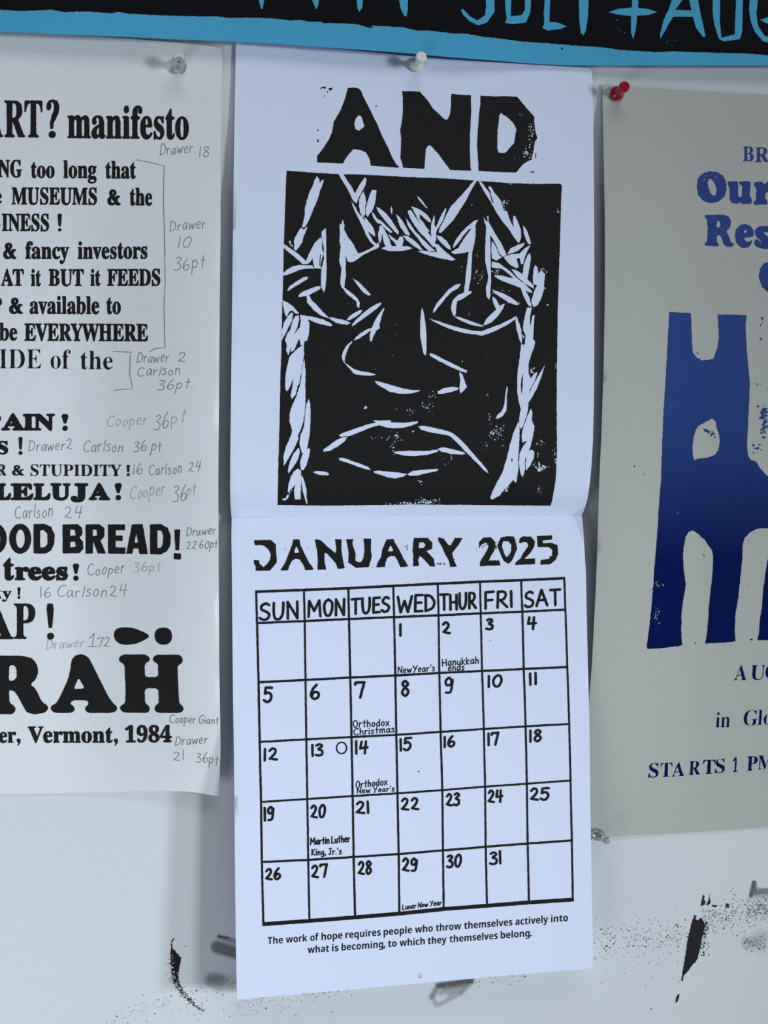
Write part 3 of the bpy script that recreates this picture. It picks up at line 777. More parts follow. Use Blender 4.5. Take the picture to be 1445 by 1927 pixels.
# ink on the wall
st = Print()
st.add(rough(pts('890 810 915 822 945 835 970 880 960 940 945 1010 930 1080 910 1150 875 1190 840 1232 812 1268 800 1310 790 1305 800 1240 812 1170 825 1100 835 1020 850 950 865 880', R5), 0.9, 2.2))
st.cut(rough(pts('900 820 935 830 925 850 900 845', R5), 0.8, 1.5))
st.add(rough(pts('770 1405 778 1415 768 1450 755 1475 748 1465 752 1430', R5), 0.4, 1.5))
st.add(rough(pts('955 655 967 670 960 690 975 712 965 735 935 742 945 702', R5), 0.5, 1.5))
st.add(rough(pts('1002 668 1014 715 990 740 978 735 996 700', R5), 0.5, 1.5))
st.add(rough(pts('1128 720 1150 725 1152 762 1140 755 1135 745 1124 768', R5), 0.5, 1.5))
st.add(rough(pts('1020 738 1065 735 1055 752 1030 750', R5), 0.5, 1.5))
rnd = random.Random(5)
for _ in range(70):
    t = rnd.random()
    x, y = 985 - 30 * t + rnd.gauss(0, 10), 860 + 260 * t
    st.add(blob(R5[0] + x / R5[2], R5[1] + y / R5[2], rnd.uniform(0.4, 1.4), rnd, 6, 1.5, 1.6))
print_mesh('ink_stroke', st, flat, M_WALLINK, wall)['label'] = 'thick black ink stroke with drip below'

st = Print()
st.add(rough(pts('970 1368 980 1402 1028 1452 1018 1500 1008 1550 1018 1600 1050 1650 1090 1695 1130 1730 1165 1752 1150 1757 1105 1732 1055 1690 1015 1645 985 1600 972 1540 966 1450', L4), 1.5, 2.0))
rnd = random.Random(8)
path = [(965, 1440), (975, 1560), (1010, 1625), (1070, 1690), (1160, 1755)]
for _ in range(330):
    i = rnd.randrange(4)
    t = rnd.random()
    x = path[i][0] + (path[i + 1][0] - path[i][0]) * t + rnd.gauss(0, 11)
    y = path[i][1] + (path[i + 1][1] - path[i][1]) * t + rnd.gauss(0, 11)
    st.cut(blob(L4[0] + x / L4[2], L4[1] + y / L4[2], rnd.uniform(0.5, 1.3), rnd, 5, 1.5, 0.6))
for _ in range(170):
    i = rnd.randrange(4)
    t = rnd.random()
    x = path[i][0] + (path[i + 1][0] - path[i][0]) * t + rnd.gauss(-4, 15)
    y = path[i][1] + (path[i + 1][1] - path[i][1]) * t + rnd.gauss(0, 12)
    st.add(blob(L4[0] + x / L4[2], L4[1] + y / L4[2], rnd.uniform(0.35, 0.8), rnd, 5, 1.5, 1.0))
st.add(rough(pts('1058 1382 1050 1392 1045 1390', L4), 0.2, 1.5))
st.add(rough(pts('990 1340 975 1365 968 1362 980 1345', L4), 0.3, 1.5))
print_mesh('ink_stroke', st, flat, M_WALLINK, wall)['label'] = 'curved dry black ink stroke'

sp = Print()
rnd = random.Random(21)


def spray(blk, x0, y0, x1, y1, n, r, tilt=0.0):
    for _ in range(n):
        x = rnd.uniform(x0, x1)
        y = (y0 + y1) / 2 + (y1 - y0) * rnd.gauss(0, 0.24) + tilt * (x - (x0 + x1) / 2)
        sp.add(blob(blk[0] + x / blk[2], blk[1] + y / blk[2], min(1.5, r * rnd.lognormvariate(-0.25, 0.5)), rnd, 5,
                    rnd.uniform(0.8, 1.7), rnd.uniform(0, 3)))


spray(R5, 130, 830, 850, 1170, 560, 0.62, -0.05)
spray(R5, 950, 660, 1445, 960, 700, 0.6, -0.15)
spray(R5, 1290, 690, 1445, 850, 240, 0.6)
spray(R5, 1250, 960, 1430, 1090, 300, 0.5)
spray(R5, 960, 900, 1000, 1130, 30, 0.6)
spray(R5, 130, 1150, 800, 1480, 30, 0.5)
spray(L4, 560, 1660, 1000, 1840, 220, 0.5, -0.32)
spray(L4, 1080, 1590, 1330, 1700, 70, 0.5, -0.1)
spray((440, 1560, 4.0139), 20, 1225, 900, 1330, 240, 0.5, -0.12)
spray((440, 1560, 4.0139), 20, 1300, 900, 1440, 40, 0.45, 0)
spray(K1, 540, 1090, 920, 1200, 45, 0.6, -0.1)
spray(L4, 900, 1700, 1445, 1827, 90, 0.45)
o = print_mesh('ink_spatter', sp, flat, M_SMUDGE, wall)
o['kind'] = 'stuff'


def smudge_mat():
    """wall paint with a thin rubbed film of ink; the film's own thickness comes from the stain attribute"""
    m = paper('rubbed_ink', (0.605, 0.655, 0.695), 0.012, 260, 0.6, 0.05)
    nt = m.node_tree
    b = nt.nodes['Principled BSDF']
    src = b.inputs['Base Color'].links[0].from_socket
    at_ = nt.nodes.new('ShaderNodeAttribute')
    at_.attribute_name = 'stain'
    tc = nt.nodes.new('ShaderNodeTexCoord')
    nz = nt.nodes.new('ShaderNodeTexNoise')
    nz.inputs['Scale'].default_value = 900
    nz.inputs['Detail'].default_value = 6
    nt.links.new(tc.outputs['Object'], nz.inputs['Vector'])
    mr = nt.nodes.new('ShaderNodeMapRange')
    mr.inputs[1].default_value, mr.inputs[2].default_value = 0.3, 0.65
    mr.inputs[3].default_value, mr.inputs[4].default_value = 0.82, 1.08
    nt.links.new(nz.outputs['Fac'], mr.inputs[0])
    mu = nt.nodes.new('ShaderNodeMath')
    mu.operation = 'MULTIPLY'
    mu.use_clamp = True
    nt.links.new(at_.outputs['Fac'], mu.inputs[0])
    nt.links.new(mr.outputs[0], mu.inputs[1])
    mx = nt.nodes.new('ShaderNodeMix')
    mx.data_type = 'RGBA'
    nt.links.new(mu.outputs[0], mx.inputs['Factor'])
    nt.links.new(src, mx.inputs['A'])
    mx.inputs['B'].default_value = (0.03, 0.032, 0.036, 1)
    nt.links.new(mx.outputs['Result'], b.inputs['Base Color'])
    return m


M_RUB = smudge_mat()


def seg_d(px, py, a, b):
    vx, vy = b[0] - a[0], b[1] - a[1]
    t = max(0, min(1, ((px - a[0]) * vx + (py - a[1]) * vy) / (vx * vx + vy * vy + 1e-9)))
    return math.hypot(px - a[0] - t * vx, py - a[1] - t * vy)


def smudge(name, blk, strokes, label):
    """strokes: (x0 y0 x1 y1 radius softness density) in a measuring frame"""
    ss = []
    for x0, y0, x1, y1, r, so, de in strokes:
        k = blk[2]
        ss.append(((blk[0] + x0 / k, blk[1] + y0 / k), (blk[0] + x1 / k, blk[1] + y1 / k), r / k, so / k, de))
    X0 = min(min(a[0], b[0]) - r - s for a, b, r, s, _ in ss) - 2
    X1 = max(max(a[0], b[0]) + r + s for a, b, r, s, _ in ss) + 2
    Y0 = min(min(a[1], b[1]) - r - s for a, b, r, s, _ in ss) - 2
    Y1 = max(max(a[1], b[1]) + r + s for a, b, r, s, _ in ss) + 2
    nx, ny = int((X1 - X0) / 1.5) + 1, int((Y1 - Y0) / 1.5) + 1
    vs, val, fs = [], [], []
    for j in range(ny + 1):
        for i in range(nx + 1):
            x, y = X0 + (X1 - X0) * i / nx, Y0 + (Y1 - Y0) * j / ny
            vs.append(tuple(at(x, y, 0.00002)))
            d = 0.0
            for a, b, r, s, de in ss:
                q = de * (1 - sst(r - s, r + s, seg_d(x, y, a, b)))
                d = d + q if de < 0 else max(d, q)
            val.append(max(0.0, d))
    for j in range(ny):
        for i in range(nx):
            a = j * (nx + 1) + i
            if max(val[a], val[a + 1], val[a + nx + 1], val[a + nx + 2]) > 0.002:
                fs.append((a, a + nx + 1, a + nx + 2, a + 1))
    me = bpy.data.meshes.new(name)
    me.from_pydata(vs, [], fs)
    atr = me.attributes.new('stain', 'FLOAT', 'POINT')
    atr.data.foreach_set('value', val)
    o = link(name, me, M_RUB, wall)
    o['label'] = label
    return o


smudge('ink_smudge', L4, [(1230, 1392, 1345, 1425, 36, 14, 0.78), (1245, 1333, 1345, 1362, 14, 9, 0.6), (1238, 1330, 1290, 1342, 9, 6, 0.9),
                          (1270, 1360, 1345, 1385, 22, 12, 0.35)], 'grey rubbed fingermark of ink')
smudge('ink_smudge', L4, [(1205, 1580, 1245, 1585, 44, 22, 0.6), (1240, 1600, 1345, 1600, 42, 22, 0.5), (1200, 1570, 1230, 1570, 16, 12, 0.7), (1310, 1575, 1345, 1565, 12, 8, -0.3)],
       'pale grey rubbed ink mark')
smudge('ink_smudge', K1, [(262, 1185, 505, 1148, 26, 16, 0.92), (300, 1190, 470, 1165, 34, 22, 0.75), (255, 1190, 212, 1270, 22, 16, 0.66), (505, 1155, 425, 1235, 22, 14, 0.6),
                          (430, 1235, 262, 1325, 20, 14, 0.42), (228, 1285, 245, 1325, 20, 14, 0.42), (300, 1240, 400, 1210, 46, 26, 0.5), (262, 1282, 310, 1262, 18, 14, -0.42)],
       'oval grey thumb mark of ink')
smudge('ink_smudge', R5, [(1338, 565, 1316, 665, 16, 5, 0.9), (1345, 565, 1350, 640, 15, 6, 0.8), (1340, 635, 1460, 630, 24, 6, 0.75),
                          (1330, 660, 1460, 660, 26, 20, 0.4)], 'grey angular ink mark')
smudge('ink_smudge', R5, [(1320, 1020, 1400, 980, 50, 45, 0.32), (1290, 1010, 1400, 1050, 45, 42, 0.18)], 'soft grey speckled ink mark')

# ------------------------------------------------------------------ blue poster across the top
def h_blue(x, y):
    e = 0.0090 - 0.0048 * sst(820, 1060, x) + 0.004 * sst(1080, 1445, x)
    return 0.0012 + e * sst(-330, 90, y) + 0.0006 * math.sin(x / 90.0)


blue = empty('art_poster', at(722, 60, 0.0), 'sky blue poster with black printed band and cut lettering along the top of the wall', 'poster')
b_edge = pts('0 180 240 190 480 200 760 211 1000 222 1200 231 1445 241', L1) + pts('1060 307', B1)[:0]
b_edge += [(560, 85.5), (640, 91), (720, 96.5), (790, 102), (860, 108.5), (920, 113), (975, 117.5), (1020, 121), (1060, 123), (1130, 123.5), (1250, 123.5),
           (1445, 123), (1560, 122)]
b_out = [(-140, 54)] + b_edge + [(1560, -420), (-140, -420)]
sheet_mesh('paper_sheet', b_out, [], h_blue, M_BLUE, blue, 0.0003, 14)
pr = Print()
torn = pts('0 55 130 62 250 57 290 54 325 62 380 68 470 64 540 66 600 73 640 74 680 66 700 72 750 78 900 86 1100 92 1180 94 1230 91 1290 102', L1)
torn += pts('0 98 60 95 180 102 250 112 300 108 350 118 420 117 430 125 520 127 600 130 650 142 682 152 705 150 685 140 780 143 860 148 940 165 1000 165 1060 173 1140 183 1200 182 1290 198 1400 210', B1)[1:]
torn += pts('150 172 300 192 500 207 700 222 760 232 930 242 1000 238 1200 245 1350 248 1445 257', B2)
pr.add(rough([(-90, 14)] + torn + [(1520, 106), (1520, -380), (-90, -380)], 0.8, 3))
UP = -70
for s in ('78 %d 108 %d 108 0 100 48 90 48 78 0', '368 %d 405 %d 405 0 398 45 388 48 368 0', '610 %d 645 %d 645 0 640 45 625 65 615 45 610 0',
          '840 %d 890 %d 890 0 888 60 880 90 868 85 850 50 840 0'):
    pr.cut(rough(pts(s % (UP, UP), B1), 0.5, 2.5))
for s in ('130 -70 175 -70 175 55 160 75 140 105 100 118 60 100 25 65 18 45 30 42 60 75 95 95 130 70 135 30',
          '220 -70 255 -70 250 75 300 70 315 45 315 -70 350 -70 340 60 320 105 260 112 222 105 230 90 225 40',
          '412 -70 435 -70 430 100 470 105 512 122 480 135 420 142 395 130 405 110 403 60',
          '565 -40 540 -110 575 -110 590 -50 605 -110 640 -110 612 0 610 60 600 140 588 165 575 155 568 80',
          '815 -50 845 -50 842 35 885 40 932 55 890 70 838 72 832 130 820 183 808 150 808 75 750 68 700 57 750 40 812 35',
          '1020 -70 1070 -80 1120 0 1130 50 1145 120 1157 170 1145 174 1110 130 1095 78 1005 78 985 110 945 182 943 160 960 90 985 40',
          '1188 -70 1225 -70 1222 100 1230 175 1290 160 1292 100 1300 -70 1330 -70 1328 80 1325 150 1315 182 1240 192 1215 180 1195 110 1188 60',
          '1365 -60 1405 -60 1392 60 1400 120 1430 165 1470 175 1500 120 1500 100 1440 110 1408 92 1445 80 1540 75 1530 180 1470 205 1420 190 1385 150 1365 100 1357 50'):
    pr.cut(rough(pts(s, B2), 0.5, 2.5))
pr.add(rough(pts('1015 45 1090 48 1070 -30', B2), 0.3, 3))
pr.add(blob(860 + 488 / 2.47, 226 / 2.47, 2.0, random.Random(1), 7))
flecks(pr, B2, [(720, 90, 800, 220, 14, 2.2), (940, 170, 1060, 215, 10, 2.4), (860, 100, 900, 160, 5, 1.5)], 3)
flecks(pr, B1, [(820, 100, 900, 180, 5, 1.6), (1060, 105, 1120, 130, 5, 1.6), (1030, 30, 1060, 60, 4, 1.6)], 4)
print_mesh('printed_band', pr, h_blue, M_BLACK2, blue, grid=30)

# ------------------------------------------------------------------ manifesto sheet on the left
def h_left(x, y):
    v = table([(100, 0.06), (230, 0.16), (330, 0.30), (470, 0.66), (700, 0.9), (950, 0.88), (1300, 0.85), (1500, 0.48)], y)
    return 0.0004 + 0.0012 * sst(140, 420, y) + 0.0155 * v * sst(120, 425, x) + 0.0002 * math.sin(y / 130.0)


mani = empty('manifesto_poster', at(200, 1490, 0.0), 'off white manifesto sheet of black letterpress type with pencil notes, left of the calendar', 'poster')
l_out = [(-420, 62), (-200, 46), (0, 58), (120, 65), (250, 73), (330, 80), (385, 86), (412, 90), (418, 94), (417, 160), (416, 200), (415.3, 260), (415.2, 350), (415, 440), (413.5, 560), (412.6, 700), (411.4, 830),
         (410.8, 900), (411, 980), (411.6, 1100), (412.6, 1250), (414.2, 1350), (415, 1400), (413.8, 1450), (412, 1498), (400, 1496.5), (375, 1492.5), (345, 1489.2), (300, 1487.4), (260, 1488), (200, 1490.5),
         (100, 1492.5), (0, 1494.5), (-200, 1496), (-420, 1498)]
sheet_mesh('paper_sheet', l_out, [], h_left, M_LEFT, mani, 0.00025, 11)
pr = Print()
LAST = [-99.0]


def W(t, xl, xr, yl, yr, *a, **k):
    if abs(yl - LAST[0]) > 9:
        pr.new('text_line')
        LAST[0] = yl
    setword(pr, t, xl, xr, yl, yr, *a, **k)


W('A', -36, 6, 258.5, 258.5, 70, 0.6)
W('RT', 8, 80, 258.5, 259, 70, 0.9, rnd=1.6)
pr.add(rough(soften(pts('262 615 264 590 278 568 302 563 325 570 337 600 333 640 318 672 303 702 302 730 285 730 283 695 292 655 304 625 306 595 298 578 288 582 292 600 286 622 272 628', L1), 1), 0.4, 2.5))
pr.add(rough(circ(296 / 3.0104, 762 / 3.0104, 6.8), 0.4, 2.5))
W('manifesto', 127, 355.7, 260.0, 262.6, 62, 1.1, rnd=1.5)
for t, xl, xr, yb, yb2, cap in (
        ('NG', -3, 41.5, 333.6, 334, 33), ('too', 58.1, 103, 335, 335, 33), ('long', 118.9, 182, 335.4, 335.6, 34), ('that', 198.3, 255.8, 336, 336.4, 33.5),
        ('e', -12, 3.6, 384.5, 384.5, 33), ('MUSEUMS', 21.6, 182.7, 385, 385.6, 32.5), ('&', 202, 227, 386.5, 386.5, 32), ('the', 244.2, 286.8, 386.6, 387, 33.5),
        ('S', -16, 0.6, 435, 435, 33), ('INESS', 3.3, 92.5, 435, 435.4, 33),
        ('&', 6, 31, 487.6, 487.6, 33), ('fancy', 47.5, 130.2, 487.4, 487.6, 33), ('investors', 146.2, 277.4, 487.6, 487, 33),
        ('AT', 1.7, 44.8, 538.3, 538.3, 32), ('it', 58.1, 77.4, 538.5, 538.5, 32), ('BUT', 91.4, 157.8, 538.3, 538.3, 32), ('it', 170, 189.3, 538.3, 538.3, 32),
        ('FEEDS', 201.6, 301.8, 538.2, 538, 32), ('P', -20, 4, 591, 591, 32), ('&', 17.3, 43.2, 591, 591, 33), ('available', 55.8, 187, 591, 591.3, 34),
        ('to', 200.3, 227.6, 591.3, 591.3, 34), ('be', -1.5, 32.6, 641, 641, 34), ('EVERYWHERE', 45.8, 278.6, 641.5, 642.5, 33)):
    W(t, xl, xr, yb, yb2, cap, 0.75, rnd=1.0)
W('IDE', -1, 77.6, 693, 693.3, 35.5, -0.5)
W('of', 95.3, 133, 693.5, 693.8, 35, -0.35)
W('the', 151.8, 212.2, 694.4, 694.8, 34, -0.35)


def bang(x0, x1, yt, ym, yd, rd, top=0.5, bot=0.28):
    """an exclamation mark: tapering stem and dot"""
    c, w = (x0 + x1) / 2, (x1 - x0)
    s = [(c - w * top, yt + w * 0.35), (c - w * top * 0.75, yt + w * 0.05), (c, yt), (c + w * top * 0.75, yt + w * 0.05), (c + w * top, yt + w * 0.35),
         (c + w * (top * 0.6 + bot * 0.4), yt + (ym - yt) * 0.55), (c + w * bot, ym), (c - w * bot, ym), (c - w * (top * 0.6 + bot * 0.4), yt + (ym - yt) * 0.55)]
    pr.add(rough(s, 0.3, 2.5))
    pr.add(rough(circ(c, yd, rd, n=14), 0.3, 2.5))


bang(108.5, 116.5, 402, 426, 432.5, 3.4)
W('P', -26, 2, 810.3, 810.3, 32, 1.6, rnd=2)
W('A', 2.8, 46.5, 810.5, 810.5, 32.5, 2.0, rnd=2)
W('I', 43, 64.5, 810.5, 810.5, 32, 2.2, rnd=2)
W('N', 62.5, 103, 810.5, 810.5, 32, 1.8, rnd=2)
bang(116, 129, 779, 797, 806, 5.2, 0.5, 0.18)
W('s', -6, 15.5, 855, 855, 36, 0.8)
bang(35, 42.6, 822, 846, 852.5, 3.8)
W('R', -7, 12.4, 895, 895, 21, 0.35)
W('&', 22.6, 45.5, 895, 895, 21, 0.3)
W('STUPIDITY', 57.5, 229, 895.6, 896, 21.5, 0.0)
bang(238.4, 244.4, 874.5, 889, 893.5, 2.9)
W('L', -6, 21, 941.5, 941.5, 32, 2.0, rnd=2)
W('E', 20, 63.5, 941.5, 941.5, 32, 2.0, rnd=2)
W('L', 63, 95.5, 941.5, 941.5, 32, 2.0, rnd=2)
W('U', 95, 133, 941.5, 941.8, 32.5, 2.0, rnd=2)
W('J', 133, 166, 941.8, 941.8, 32.5, 2.2, rnd=2)
W('A', 167, 207, 941.5, 941.8, 32.5, 2.2, rnd=2)
bang(216, 229.3, 909, 928, 936.5, 5.2, 0.5, 0.18)
pr.new('text_line')
for c in (-24, 115):
    pr.add(rough(soften([(L3[0] + x / L3[2], L3[1] + y / L3[2]) for x, y in circ(c, 403, 63, 86, 18)], 1), 0.35, 2.5),
           [(L3[0] + x / L3[2], L3[1] + y / L3[2]) for x, y in circ(c + 1, 403, 25, 53, 14)])
for s in ('190 320 250 318 290 335 310 380 308 430 290 470 260 487 190 487/228 355 250 355 268 375 270 430 255 450 228 452',
          '355 322 440 320 465 340 468 375 450 398 470 420 472 460 450 485 355 487/398 352 425 352 428 385 398 385/398 420 425 420 430 448 398 452',
          '485 322 560 320 590 340 592 390 570 412 600 487 555 487 530 422 527 422 527 487 485 487/526 350 548 352 550 385 526 388',
          '612 322 708 322 708 355 655 355 655 385 695 385 695 415 655 415 655 452 710 452 710 488 612 488',
          '748 322 808 320 838 490 790 490 785 458 755 458 750 488 715 488/772 370 783 425 762 425',
          '850 322 910 320 950 340 968 390 965 440 945 475 910 492 850 490/892 355 915 358 925 385 922 435 910 455 892 455',
          '988 350 1022 350 1018 400 1015 468 995 468 990 400', '985 484 1025 486 1025 520 985 520'):
    pr.add(*[rough(soften(pts(l, L3), 0.9), 0.4, 2.5) for l in s.split('/')])
W('t', 6, 27, 1092, 1092, 45, 1.6, rnd=2)
W('rees', 28, 128, 1092.3, 1092, 35.5, 1.9, rnd=2)
bang(137, 149, 1060.5, 1080, 1088, 5.0, 0.5, 0.18)
W('k', -10, 3, 1126.5, 1126.5, 22, 0.4)
W('y', 4, 22, 1126.5, 1126.5, 21, 0.4)
bang(33, 38.8, 1105, 1121, 1124.5, 2.7)
W('A', -40, 25.5, 1203, 1203, 68, 0.6)
W('P', 26, 66.6, 1202.5, 1202.5, 67, 0.6, rnd=1.6)
pr.add(rough(soften(pts('268 772 285 769 300 772 305 800 296 908 276 910 264 800', L3), 1), 0.4, 2.5))
pr.add(rough(circ(287 / 3.0104, 880 + 955 / 3.0104, 6.8), 0.4, 2.5))
pr.new('text_line')
for s in ('-90 1065 120 1065 180 1078 208 1110 218 1160 200 1205 170 1230 200 1250 222 1295 238 1328 268 1345 275 1365 255 1390 190 1398 150 1385 125 1340 100 1290 75 1262 50 1262 55 1335 85 1350 90 1380 70 1397 -90 1397/52 1120 80 1118 95 1140 95 1190 75 1208 50 1208',
          '405 1090 425 1065 450 1057 478 1060 505 1080 530 1130 570 1210 615 1300 642 1335 665 1355 662 1378 630 1390 500 1390 480 1372 488 1350 505 1340 495 1318 410 1318 395 1340 420 1352 425 1375 405 1390 310 1390 285 1370 290 1350 320 1335 345 1290 385 1200 400 1140/445 1190 482 1252 418 1254',
          '673 1080 690 1060 825 1058 850 1078 846 1098 820 1110 820 1175 830 1187 888 1187 897 1175 895 1110 870 1100 865 1078 885 1060 1020 1060 1038 1085 1030 1110 1005 1120 1010 1230 1015 1335 1040 1355 1040 1378 1020 1390 895 1390 875 1375 878 1350 900 1335 898 1262 885 1250 830 1250 820 1262 822 1335 845 1350 850 1375 835 1390 700 1388 680 1370 682 1350 710 1335 712 1250 705 1115 678 1100',
          '645 945 650 920 680 905 740 905 790 920 830 940 850 955 820 978 770 998 720 1005 680 1000 650 975',
          '874 940 890 912 925 905 955 910 972 930 975 965 965 992 935 1005 900 1000 880 978'):
    pr.add(*[rough(soften(soften(pts(l, L3), 3.0), 1.0), 0.4, 3) for l in s.split('/')])
W('er', -2, 30.5, 1398.2, 1398, 30, 0.7)
W('Vermont', 52, 212.5, 1398, 1398, 31, 0.8)
W('1984', 235, 323.3, 1397.6, 1397.2, 31.5, 0.9)
for x in (31.5, 214.5):
    pr.add(rough(soften([(x, 1391), (x + 4, 1389.5), (x + 7.6, 1392), (x + 7, 1398), (x + 3, 1403.5), (x + 1, 1403), (x + 3.4, 1398), (x + 0.5, 1396)], 0.6), 0.2, 2.5))
print_pieces(pr, h_left, M_BLACK, mani)

pc, fa = Print(), Print()
for i, (t, xl, xr, yb, yb2, cap, dst) in enumerate((
        ('Drawer', 300.6, 363.7, 293, 286.5, 21, pc), ('18', 375.4, 393.6, 294.5, 295, 22, pc), ('Drawer', 319.6, 387.6, 435, 430, 21, pc),
        ('10', 335.5, 360.4, 467, 466, 21, pc), ('36pt', 327, 387, 510, 505, 25, pc), ('Drawer', 257.4, 319, 683, 681, 20, pc), ('2', 333.8, 348.8, 681.5, 681, 20, pc),
        ('Carlson', 259, 338.8, 708, 705.5, 19, pc), ('36pt.', 295.6, 362, 734.5, 731, 20, pc), ('Cooper', 202, 278.4, 803, 799, 21, fa), ('36', 289, 317.5, 809, 806, 31, pc),
        ('pt', 321.6, 352, 797, 795, 26, fa), ('Drawer2', 54, 135.5, 850, 846, 20, pc), ('Carlson', 157.8, 231.5, 851, 850, 22, pc), ('36 pt', 250.8, 305, 850.5, 849, 21, pc),
        ('16', 250.8, 268.4, 893.5, 893, 20, pc), ('Carlson', 280.7, 342, 894, 891, 22, pc), ('24', 355, 378.7, 887, 889, 20, pc),
        ('Cooper', 245.8, 311.6, 939.5, 932, 26, fa), ('36', 325, 350.5, 944.5, 943, 33, pc), ('pt', 350.5, 369.4, 933, 931, 22, fa),
        ('Carlson', 28.2, 99, 976, 973, 25, pc), ('24', 121, 156, 974.5, 975, 25, pc), ('Drawer', 350.5, 407, 1010, 1005, 17, pc), ('22 60pt', 350.5, 410, 1034, 1032, 16, pc),
        ('Cooper', 165, 236, 1084, 1078, 21, pc), ('36pt', 250.8, 304, 1077, 1075, 18, fa), ('16 Carlson24', 76.4, 240, 1124, 1123, 22, pc),
        ('Drawer', 87, 160, 1223, 1217, 19, fa), ('1', 173, 178, 1217, 1217, 24, pc), ('72', 183, 206, 1219, 1218, 18, pc), ('Cooper Giant', 319.6, 412, 1361, 1363, 16, pc), ('Drawer', 329.5, 392, 1403, 1400, 18, pc),
        ('21', 325.5, 345.5, 1431.5, 1431, 19, pc), ('36pt', 368.7, 412, 1434, 1440, 19, pc))):
    dst.new('pencil_note')
    pen(dst, t, xl, xr, yb, yb2, cap, 1.1, 0.14, 0.1, i)
for s, b in (('770 905 860 922 930 940 925 1130 932 1300 935 1445', L1), ('932 0 936 280 930 400 935 645 880 650 845 668', L2), ('640 665 750 672 738 685 735 790 752 878 700 880 645 887', L2), ('508 968 532 942', L3), ('500 1016 548 1013', L3)):
    pc.new('pencil_line')
    pc.add(ribbon(pts(s, b), 1.2))
print_pieces(pc, h_left, M_PENCIL, mani)
print_pieces(fa, h_left, M_FAINT, mani)

# ------------------------------------------------------------------ puppet poster on the right
def h_right(x, y):
    v = table([(150, 0.03), (300, 0.45), (520, 0.9), (800, 1.0), (1100, 0.9), (1350, 0.55), (1580, 0.05)], y)
    return 0.0012 + 0.0100 * v * (1 - sst(1120, 1330, x)) + 0.003 * v


pup = empty('art_poster', at(1300, 1570, 0.0), 'grey cream poster with a blue block print and red pin, right of the calendar', 'poster')
r_out = [(1133, 158.5), (1134.4, 230), (1136.5, 320), (1138, 410), (1138.2, 500), (1138, 560), (1136, 680), (1131.5, 820), (1127.4, 910), (1125, 1000), (1121, 1110),
         (1114, 1245), (1109, 1310), (1107, 1400), (1106, 1500), (1106, 1577), (1152, 1574.3), (1230, 1570), (1290, 1567), (1406, 1559.5), (1445, 1556.5), (1560, 1549), (1700, 1541),
         (1700, 190), (1445, 178.5), (1330, 171.5), (1200, 163.5)]
sheet_mesh('paper_sheet', r_out, [], h_right, M_RIGHT, pup, 0.0003, 11)
pr = Print()
dy = 340 * 4.0139


def dn(s):
    return [(x, y + dy) for x, y in pts(s)]


body = pts('700 108 780 112 862 116 868 200 870 330 880 420 905 450 950 475 990 468 1030 465 1045 435 1055 395 1065 380 1075 300 1070 200 1065 128 1170 128 1283 133 1275 200 1282 340 1292 480 1300 560 1308 640 1304 760 1297 900 1292 1000 1288 1120 1293 1190 1315 1225 1355 1240 1385 1290 1445 1350 1560 1420 1720 1440')
body += dn('1720 1215 1560 1222 1445 1224 1365 1222 1378 1170 1385 1060 1400 980 1410 830 1430 700 1452 560 1470 460 1470 400 1440 376 1370 380 1310 410 1270 450 1255 500 1250 620 1235 760 1220 910 1198 1030 1195 1150 1200 1232 1100 1242 972 1248 990 1130 1000 960 1015 830 1030 700 1030 580 1022 540 995 505 970 465 940 440 905 410 875 392 845 405 825 440 808 520 805 600 808 690 825 800 808 900 792 1020 790 1150 795 1263 650 1283 535 1290 530 1270 548 1130 570 930 590 660 610 400 625 170 638 0')
body += pts('655 900 668 680 680 500 690 300')
pr.new('block_print')
sc = lambda l: [(R2[0] + x / R2[2], R2[1] + y / R2[2]) for x, y in l]
pr.add(rough(sc(body), 0.6, 3), rough(pts('1025 912 1050 935 1060 985 1078 1040 1082 1090 1070 1150 1045 1190 980 1210 930 1215 890 1228 878 1190 875 1110 885 1050 900 1000 920 970 970 940', R2), 0.6, 2.5))
pr.add(rough(pts('955 990 985 995 1015 1017 1000 1022 968 1013', R2), 0.3, 2))
flecks(pr, R2, [(985, 990, 1075, 1055, 12, 6), (1385, 800, 1450, 1050, 60, 9), (1300, 1090, 1390, 1200, 6, 9), (1375, 130, 1420, 220, 6, 5), (1350, 640, 1385, 670, 5, 4),
                (890, 410, 930, 440, 5, 4), (430, 1265, 440, 1280, 2, 5), (500, 1325, 510, 1340, 2, 5), (1385, 300, 1400, 330, 3, 5)], 31, False)
pr.add(circ(1085 + 1370 / 4.0139, 560 + 822 / 4.0139, 2.2, n=9))
pr.add(circ(1085 + 1335 / 4.0139, 560 + 1115 / 4.0139, 2.4, n=9))
flecks(pr, R3, [(580, 770, 650, 840, 12, 5), (575, 940, 625, 1140, 24, 5), (755, 250, 770, 275, 2, 5)], 32)
flecks(pr, R3, [(895, 1240, 910, 1255, 2, 5), (1310, 1210, 1335, 1225, 3, 6), (960, 565, 970, 605, 4, 5), (550, 830, 575, 860, 3, 5), (1260, 790, 1290, 830, 2, 3)], 33, False)
OUR = [(930, 900, 1110, 950, 14, 4), (930, 960, 1090, 1110, 14, 3), (1000, 1240, 1160, 1430, 24, 4), (1200, 1300, 1320, 1440, 10, 4)]
